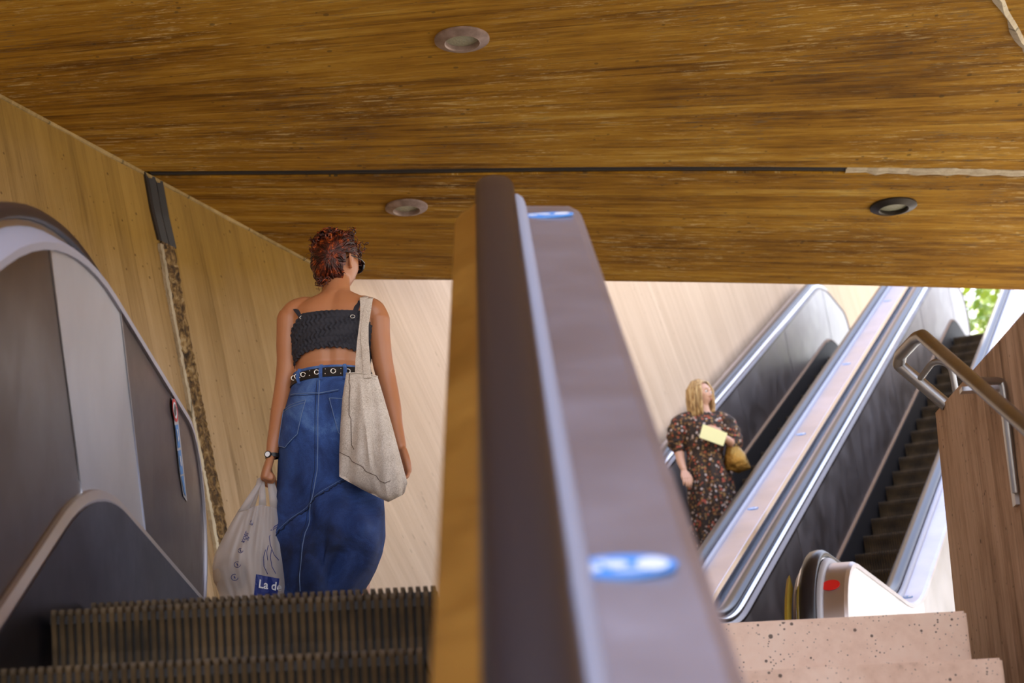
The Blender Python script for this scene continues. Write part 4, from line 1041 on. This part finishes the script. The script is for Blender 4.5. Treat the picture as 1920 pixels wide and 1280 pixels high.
for sx_ in (-1, 1):
    bm = bmesh.new(); c_ = rings[-1][0]; loft(bm, [(Vector((c_.x+sx_*.075, .06, z)), .045*q, .135*q) for z, q in ((0,.95),(.02,1),(.03,.96))], 20); new_mesh('sandal', bm, M['shoe'], wm, True, 40)

# ================= tote bag on her shoulder
def coons(Lf, Rt, Tp, Bt, nu=26, nv=34):
    def ev(c_, u):
        d = [0]
        for a, b in zip(c_[:-1], c_[1:]): d.append(d[-1]+math.dist(a, b))
        t_ = u*d[-1]
        for i in range(len(d)-1):
            if t_ <= d[i+1]+1e-6:
                f = (t_-d[i])/max(1e-6, d[i+1]-d[i]); return Vector(c_[i])+(Vector(c_[i+1])-Vector(c_[i]))*f
        return Vector(c_[-1])
    g = []
    P00, P10, P01, P11 = Vector(Tp[0]), Vector(Tp[-1]), Vector(Bt[0]), Vector(Bt[-1])
    for j in range(nv+1):
        v = j/nv; r = []
        for i in range(nu+1):
            u = i/nu; p = (1-v)*ev(Tp,u)+v*ev(Bt,u)+(1-u)*ev(Lf,v)+u*ev(Rt,v)-((1-u)*(1-v)*P00+u*(1-v)*P10+(1-u)*v*P01+u*v*P11); r.append(p)
        g.append(r)
    return g
T0 = Vector((-.5, 6.78, 1.75))
tb = thing('tote_bag', 'oatmeal woven tote bag hanging from the shoulder of the red haired woman', 'bag', None, T0)
g = coons([(649,700),(642,745),(638,800),(636,850),(636,893)], [(708,706),(722,752),(736,800),(752,860),(764,905)], [(649,700),(668,699),(690,701),(708,706)], [(636,893),(680,918),(728,941),(758,926),(764,905)])
def bag_layer(off, sgn):
    out = []
    for j, r in enumerate(g):
        v = j/34; row = []
        for i, p in enumerate(r):
            u = i/26; e = math.sin(math.pi*min(1,max(0,u)))**.55; bulge = (.018+.062*v)*e*math.sin(math.pi*min(1, .08+v*.92))**.6
            fold = .020*math.sin(u*15+v*3.5)*v**1.2*e + .009*math.sin(u*31+v*8)*v*e + (.028*math.exp(-((u-.42-.1*v)/.05)**2)*v*(1 if sgn < 0 else 0))
            row.append(at(p.x, p.y, 6.80+.02*v+sgn*(bulge+fold*(1 if sgn < 0 else .3))+(.001 if sgn > 0 else 0))-T0)
        out.append(row)
    return out
f_, b2 = bag_layer(0, -1), bag_layer(0, 1)
bm = bmesh.new(); quadgrid(bm, f_); quadgrid(bm, b2)
def rim(a, b): quadgrid(bm, [a, b])
rim([r[0] for r in f_], [r[0] for r in b2]); rim([r[-1] for r in f_], [r[-1] for r in b2]); rim(f_[-1], b2[-1])
bmesh.ops.remove_doubles(bm, verts=bm.verts[:], dist=.0004)
new_mesh('bag_body', bm, M['linen'], tb, True, 60)
bm = bmesh.new(); tube(bm, [f_[j][int(26*(.14+.004*j))]+Vector((0,-.0015,0)) for j in range(0, 24)], .0013, 5); tube(bm, [f_[int(26+.2*i)][i]+Vector((0,-.001,0)) for i in range(0, 20)], .0012, 5); new_mesh('seam', bm, M['linendark'], tb, True)
bm = bmesh.new(); tube(bm, [r+Vector((0,-.001,0)) for r in f_[0]], .0028, 6); new_mesh('hem', bm, M['linen'], tb, True)
for nm, pts, w_ in (('strap', [(673,706),(674,675),(677,640),(682,600),(683,575),(682,558)], .0145), ('strap', [(689,708),(687,675),(684,640),(684,610),(689,580),(692,560)], .0135)):
    bm = bmesh.new(); dps = [6.79,6.83,6.86,6.875,6.885,6.905] if w_ > .014 else [6.785,6.82,6.85,6.868,6.878,6.90]
    P_ = [at(x, y, Y)-T0 for (x, y), Y in zip(pts, dps)]; P_ += [P_[-1]+Vector((0,.05,.022)), P_[-1]+Vector((.0,.11,.012)), P_[-1]+Vector((0,.165,-.05)), P_[-1]+Vector((-.03,.19,-.2)), P_[-1]+Vector((-.02,.10,-.37))]
    nn_ = [Vector((0,-1,.1))]*5+[Vector((0,-.8,.6)), Vector((0,-.2,1)), Vector((0,.5,1)), Vector((0,1,.3)), Vector((0,1,0)), Vector((0,1,-.2))]
    ribbon(bm, P_, [Vector((w_,0,0))]*len(P_), nn_, .003); new_mesh(nm, bm, M['linen'], tb, True, 40)

# ================= plastic carrier bag in her hand
B0 = Vector((-.85, 6.93, 1.35))
pb = thing('carrier_bag', 'thin white plastic carrier bag with a navy printed block, hanging beside the denim skirt', 'bag', None, B0)
gb = coons([(449,953),(433,980),(417,1010),(403,1038),(398,1062),(402,1090),(414,1122),(440,1150)], [(529,956),(535,1000),(539,1050),(539,1100),(532,1130),(515,1152)], [(449,953),(462,957),(474,950),(490,946),(508,950),(529,956)], [(440,1150),(478,1158),(515,1152)], 40, 44)
g = gb
def pl_layer(sgn):
    out = []
    for j, r in enumerate(gb):
        v = j/44; row = []
        for i, p in enumerate(r):
            u = i/40; e = max(0, math.sin(math.pi*u))**.5; bulge = (.02+.075*math.sin(math.pi*min(1, v*.9+.05)))*e
            fold = (.006*math.sin(u*34+v*4)+.005*math.sin(u*53-v*9))*(1-.65*v)*e+.006*math.sin(u*11+v*9)*e*v
            row.append(at(p.x, p.y, 6.945+sgn*(bulge+fold))-B0)
        out.append(row)
    return out
f_, b2 = pl_layer(-1), pl_layer(1); bm = bmesh.new(); quadgrid(bm, f_); quadgrid(bm, b2); rim([r[0] for r in f_], [r[0] for r in b2]); rim([r[-1] for r in f_], [r[-1] for r in b2]); rim(f_[-1], b2[-1])
bmesh.ops.remove_doubles(bm, verts=bm.verts[:], dist=.0004); bagm = new_mesh('bag_body', bm, M['plastic'], pb, True)
hk = [(488,903),(492,906),(497,907)]
for a, b, c2, wa, wb, dy in (((456,957),(470,932),(486,906),.020,.012,-.016),((492,949),(492,930),(491,906),.014,.010,-.016),((515,954),(511,930),(506,904),.016,.009,-.012),((524,957),(517,930),(510,903),.012,.008,.014),((470,955),(478,930),(490,904),.014,.010,.016)):
    bm = bmesh.new(); P_ = [at(*a, 6.94+dy)-B0, at(*b, 6.94+dy*.8)-B0, at(*c2, 6.94+dy*.3)-B0, at(c2[0]+1, c2[1]-11, 6.945)-B0]
    ribbon(bm, P_, [Vector((w_,0,.004)) for w_ in (wa, (wa+wb)/2, wb, wb*.8)], [Vector((0,-1,0))]*4, .0015); new_mesh('handle', bm, M['plastic'], pb, True)
def bagpt(x, y, off=.002):              # point on the near film seen at a pixel
    best = min(((gb[j][i].x-x)**2+(gb[j][i].y-y)**2, j, i) for j in range(45) for i in range(41))
    p = f_[best[1]][best[2]]+B0; return at(x, y, p.y-off)-B0
def print_poly(name, pts, m, off=.003, parent=bagm):
    bm = bmesh.new(); bm.faces.new([bm.verts.new(bagpt(x, y, off)) for x, y in pts]); return new_mesh(name, bm, m, parent)
def bagplane(x, y, off): return at(x, y, 6.945-.10-off)-B0
bm = bmesh.new(); gr = [[bagpt(480+(524-480)*i/10+(-4)*j/6, 1076+(1116-1076)*j/6+14*i/10*(1-j/6)*.6, .003) for i in range(11)] for j in range(7)]
quadgrid(bm, gr); new_mesh('printed_block', bm, M['navy'], bagm)
vs_, fs = text_faces('La de', 1.)
bm = bmesh.new(); vv = [bm.verts.new(bagpt(484+v.x*20+v.y*2.5, 1101-v.y*22+v.x*3.2, .006)) for v in vs_]
for f in fs:
    try: bm.faces.new([vv[i] for i in f])
    except ValueError: pass
new_mesh('lettering', bm, M['paper'], bagm)
def stroke(pts, r_=.0012, m='navy', name='printed_line'):
    bm = bmesh.new(); tube(bm, [bagpt(x, y, .002) for x, y in pts], r_, 5); return new_mesh(name, bm, M[m], bagm)
for s_, x0, y0, k in (('EL', 467,983,9), ('KOEL', 452,1016,9), ('SA', 461,1012,7)):
    vs_, fs = text_faces(s_, 1.); bm = bmesh.new(); vv = [bm.verts.new(bagpt(x0+v.x*k*.42+v.y*k*.9, y0-v.x*k*.95+v.y*k*.35, .003)) for v in vs_]
    for f in fs:
        try: bm.faces.new([vv[i] for i in f])
        except ValueError: pass
    new_mesh('lettering', bm, M['navy'], bagm)
for cx, cy, r_ in ((451,1032,4.5),(445,1058,6),(440,1082,6.5)):
    stroke([(cx+r_*math.cos(a), cy+r_*math.sin(a)*.9) for a in [2*math.pi*k/14*.8 for k in range(15)]], .0011); stroke([(cx-1,cy-2),(cx+1,cy+2)], .0018)
stroke([(523,985),(512,993),(505,1006),(507,1022),(514,1040),(523,1050)]); stroke([(526,980),(516,986),(508,994)], .0016)
stroke([(498,1030),(494,1045),(495,1062),(502,1076)]); stroke([(503,1022),(500,1035),(502,1050)]); stroke([(509,1030),(507,1045),(510,1062),(517,1075)])
o = tag(new_mesh('produce', (lambda bm: (bmesh.ops.create_uvsphere(bm, u_segments=28, v_segments=20, radius=.062), bm)[1])(bmesh.new()), M['grocery'], None, True), 'round pale produce showing through the side of the carrier bag', 'produce')
o.location = at(432, 1078, 6.95)
bm = bmesh.new(); box(bm, -.04,.04,-.03,.03,-.10,.09); bmesh.ops.bevel(bm, geom=bm.edges[:], offset=.004, segments=2, affect='EDGES')
o = tag(new_mesh('carton', bm, M['grocery']), 'upright brownish carton showing through the carrier bag beside the skirt', 'carton'); o.location = at(512, 1085, 6.96)

# ================= the blonde woman riding down the far escalator
dd_ = ray(1322, 850); Y2 = (dd_*(-4.04/dd_.dot(L2))).y
F0 = at(1330, 1075, Y2); W2 = Vector((F0.x, Y2, F0.z))
w2 = thing('person', 'person with straight blonde hair and a brown floral dress, riding on the far escalator', 'person', 'people on the landing and escalators', W2)
def A2(x, y, d=0.): return at(x, y, Y2+d)-W2
pr2 = [(772,1312,1330,0,.05),(779,1300,1340,0,.06),(785,1284,1354,0,.08),(795,1280,1358,0,.10),(815,1284,1356,0,.11),(835,1288,1354,0,.105),(855,1291,1352,0,.10),(880,1290,1362,0,.12),(920,1294,1374,0,.13),(960,1300,1378,0,.12)]
def rc2(r): a, b = A2(r[1], r[0], r[3]), A2(r[2], r[0], r[3]); return (a+b)/2, (b-a).length/2, r[4]
bm = bmesh.new(); rg2 = [rc2(r) for r in pr2]; loft(bm, rg2, 30)
HC2 = A2(1314,741); limb(bm, [A2(1321,780), A2(1319,768), HC2+Vector((0,0,-.06))], [.06,.05,.05], 16)
HY2 = R(132); rm2 = head(bm, HC2, HY2, R(2), 1.0)
limb(bm, [A2(1290,790), A2(1276,800), A2(1273,835,.02), A2(1276,862,-.06), A2(1282,880,-.14)], [.05,.048,.042,.034,.024], 14)
hand(bm, A2(1283,884,-.15), Vector((.1,-.5,-.7)), Vector((0,.5,-.9)), .95, (15,20,15), (.5,.8,.2), 20, grip=1)
limb(bm, [A2(1348,790), A2(1362,800), A2(1374,832,-.03), A2(1366,826,-.13), A2(1353,817,-.20)], [.05,.048,.040,.033,.024], 14)
hand(bm, A2(1353,815,-.215), Vector((-.8,-.1,.45)), Vector((-.1,.9,-.2)), .98, (22,30,20), (.4,.8,.2), 20, grip=-1)
for sx_ in (-1, 1):
    k = rg2[-1][0].x+sx_*.09; z0 = rg2[-1][0].z
    limb(bm, [Vector((k,0,z0+.02)), Vector((k,-.01,z0*.55)), Vector((k,.02,z0*.3)), Vector((k,.01,.07))], [.09,.055,.05,.035], 14); limb(bm, [Vector((k,.03,.04)), Vector((k,-.08,.035)), Vector((k,-.15,.025))], [.034,.033,.024], 10)
body_mesh('body', bm, M['skin2'], w2, .0048, 3)
# dress with gathered sleeves
dp = [(776,1306,1336,0,.07),(781,1292,1350,0,.085),(787,1281,1359,0,.10),(800,1278,1362,0,.125),(820,1281,1360,0,.135),(838,1285,1357,0,.13),(852,1289,1354,0,.12),(862,1288,1358,0,.13),(900,1289,1372,0,.16),(940,1292,1381,0,.17),(980,1298,1385,0,.17),(1030,1304,1382,0,.17),(1062,1308,1380,0,.17)]
bm = bmesh.new(); rows = []
for j in range(80):
    y = 776+(1062-776)*j/79
    for a, b in zip(dp[:-1], dp[1:]):
        if a[0] <= y <= b[0]: break
    u = (y-a[0])/(b[0]-a[0]); c_, rx, ry = rc2((y,)+tuple(p+(q-p)*u for p, q in zip(a[1:], b[1:])))
    k = .3+.7*min(1, max(0, (y-850)/80)); rows.append([Vector((c_.x+(rx+k*.014*math.sin(th*9+y*.01)+.004*math.sin(th*23))*math.cos(th), c_.y+(ry+k*.016*math.sin(th*11+y*.02))*math.sin(th), c_.z)) for th in [2*math.pi*i/90 for i in range(90)]])
quadgrid(bm, rows, close_v=True)
dr = new_mesh('dress', bm, M['floral'], w2, True)
for pts, rr in (([A2(1292,787), A2(1278,796), A2(1270,812,.0), A2(1270,832,.01), A2(1273,842,-.01)], [.07,.085,.082,.075,.05]), ([A2(1346,786), A2(1359,794), A2(1369,810), A2(1376,828,-.03), A2(1373,834,-.07)], [.07,.082,.08,.072,.048])):
    bm = bmesh.new(); limb(bm, pts, rr, 22, 7)
    for v in bm.verts: v.co += Vector((math.sin(v.co.z*90), math.cos(v.co.z*70), 0))*.005
    new_mesh('sleeve', bm, M['floral'], dr, True)
# hair, straight to the shoulders, parted
bm = bmesh.new(); rnd = random.Random(6); f2 = Vector((math.sin(HY2), math.cos(HY2), 0)); hc = HC2+Vector((0,0,.004))-f2*.006
vv = {}
def ih2(d): return d.dot(f2) < .35+.5*max(0, d.z) and d.z > -.5
for j in range(nv+1):
    for i in range(nu):
        ph = math.pi*(j/nv-.5); th = 2*math.pi*i/nu; d = Vector((math.cos(ph)*math.cos(th), math.cos(ph)*math.sin(th), math.sin(ph)))
        if ih2(d): vv[i, j] = bm.verts.new(hc+Vector((d.x*.098, d.y*.098, d.z*.126)))
for j in range(nv):
    for i in range(nu):
        ks = [(i,j),((i+1)%nu,j),((i+1)%nu,j+1),(i,j+1)]
        if all(k in vv for k in ks): bm.faces.new([vv[k] for k in ks])
for k in range(420):
    a = rnd.uniform(-2.35, 2.35); base = math.atan2(-f2.y, -f2.x)+a; dr_ = Vector((math.cos(base), math.sin(base), 0)); rr = rnd.uniform(.088,.108); ln = rnd.uniform(.20,.25)-.02*abs(a)
    P_ = [hc+Vector((0,0,.126))+dr_*.02, hc+Vector((0,0,.105))+dr_*.066, hc+dr_*rr+Vector((0,0,.04)), hc+dr_*(rr+.006)+Vector((0,0,-.05)), hc+dr_*rr*1.02+Vector((0,0,-.11)), hc+dr_*(rr*.95)+Vector((0,0,-ln*.8)), hc+dr_*(rr*.84)+Vector((0,0,-ln))]
    tube(bm, P_, [.004,.006,.0065,.006,.0055,.005,.002], 5)
new_mesh('hair', bm, M['blonde'], w2, True)
for nm, pos, mm, sz in (('eye', (.030,.078,.008), 'eyewhite', .011), ('eye', (-.030,.078,.008), 'eyewhite', .011), ('iris', (.030,.0875,.008), 'eye', .0055), ('iris', (-.030,.0875,.008), 'eye', .0055)):
    bm = bmesh.new(); bmesh.ops.create_uvsphere(bm, u_segments=14, v_segments=10, radius=sz, matrix=Matrix.Translation(HC2+rm2@Vector(pos))); new_mesh(nm, bm, M[mm], w2, True)
bm = bmesh.new()
for sx_ in (-1, 1): tube(bm, [HC2+rm2@Vector((sx_*q, .094-q*q*6, .028+.004*math.sin(q*60))) for q in (.014,.025,.036,.046)], [.0015,.0028,.0026,.001], 6)
new_mesh('eyebrows', bm, M['blonde'], w2)
bm = bmesh.new(); tube(bm, [HC2+rm2@Vector((q, .1015-abs(q)*.35, -.058)) for q in (-.022,-.012,0,.012,.022)], [(.001,.001),(.0045,.004),(.0055,.005),(.0045,.004),(.001,.001)], 8); new_mesh('lips', bm, M['lips'], w2, True)
for sx_ in (-1, 1):
    bm = bmesh.new(); k = rg2[-1][0].x+sx_*.09; loft(bm, [(Vector((k, -.06, z)), .045*q, .135*q) for z, q in ((0,.95),(.02,1),(.06,.8))], 18); new_mesh('shoe', bm, M['shoe'], w2, True, 40)
# booklet and gold bag she holds
bm = bmesh.new(); q = [at(x, y, Y2-d) for x, y, d in ((1318,795,.235),(1364,812,.245),(1356,836,.26),(1311,820,.25))]; nrm = (q[1]-q[0]).cross(q[3]-q[0]).normalized(); c_ = sum(q, Vector())/4
for dz, sc in ((-.006,1.),(0,.985),(.006,1.)):
    pass
a = [bm.verts.new(p-c_-nrm*.004) for p in q]; b = [bm.verts.new(p-c_+nrm*.004) for p in q]; bm.faces.new(a); bm.faces.new(b[::-1])
for i in range(4): bm.faces.new((a[i], b[i], b[(i+1)%4], a[(i+1)%4]))
o = tag(new_mesh('booklet', bm, M['booklet']), 'pale yellow booklet held by the blonde woman', 'booklet'); o.location = c_
G0 = at(1382, 850, Y2-.05); gbg = thing('handbag', 'crumpled gold handbag hanging from the arm of the blonde woman', 'bag', None, G0)
bm = bmesh.new(); gg = coons([(1362,835),(1358,856),(1360,880)], [(1380,829),(1397,850),(1409,878)], [(1362,835),(1371,830),(1380,829)], [(1360,880),(1385,887),(1409,878)], 14, 16)
def gl(sg_): return [[at(p.x, p.y, Y2-.06+sg_*(.012+.06*math.sin(math.pi*i/14)**.6*math.sin(math.pi*(.1+.85*j/16))+.006*math.sin(i*2.3+j*1.7)))-G0 for i, p in enumerate(r)] for j, r in enumerate(gg)]
f_, b2 = gl(-1), gl(1); quadgrid(bm, f_); quadgrid(bm, b2); rim([r[0] for r in f_], [r[0] for r in b2]); rim([r[-1] for r in f_], [r[-1] for r in b2]); rim(f_[-1], b2[-1]); rim(f_[0], b2[0])
bmesh.ops.remove_doubles(bm, verts=bm.verts[:], dist=.0004); new_mesh('bag_body', bm, M['goldbag'], gbg, True)
bm = bmesh.new(); tube(bm, smooth_path([at(1368,838,Y2-.06)-G0, at(1368,826,Y2-.10)-G0, at(1376,824,Y2-.06)-G0, at(1378,834,Y2-.04)-G0], .03, 4), .006, 8); new_mesh('strap', bm, M['goldbag'], gbg, True)
# ---------------------------------------------------------------- tree beyond the terrace
def tree(loc, h, cr, seed, label):
    rt = thing('tree', label, 'tree', 'trees beyond the terrace', loc); rnd = random.Random(seed)
    bm = bmesh.new(); tube(bm, [(0,0,0),(.1,0,h*.3),(-.05,.05,h*.6),(0,0,h*.8)], [.16,.13,.09,.04], 8)
    for k in range(6):
        a = rnd.uniform(0,6.28); tube(bm, [(0,0,h*.4+k*.2),(math.cos(a)*cr*.4,math.sin(a)*cr*.4,h*.6+k*.2),(math.cos(a)*cr*.8,math.sin(a)*cr*.8,h*.7+k*.25)], [.05,.035,.01], 6)
    new_mesh('trunk', bm, M['bark'], rt, True)
    bm = bmesh.new()
    for _ in range(2600):
        v = Vector((rnd.gauss(0,1),rnd.gauss(0,1),rnd.gauss(0,1))).normalized()*cr*rnd.uniform(.4,1)**.5
        c = Vector((0,0,h*.75))+Vector((v.x,v.y,v.z*.75)); s = rnd.uniform(.09,.2)
        a = Vector((rnd.gauss(0,1),rnd.gauss(0,1),rnd.gauss(0,1))).normalized(); b = a.orthogonal().normalized()
        bm.faces.new([bm.verts.new(c+a*s), bm.verts.new(c+b*s*.5), bm.verts.new(c-a*s), bm.verts.new(c-b*s*.5)])
    new_mesh('foliage', bm, M['leaf'], rt)
tree(P2(-3.2, 38, 6.4), 6.2, 2.4, 2, 'bright green tree seen at the head of the far escalators')
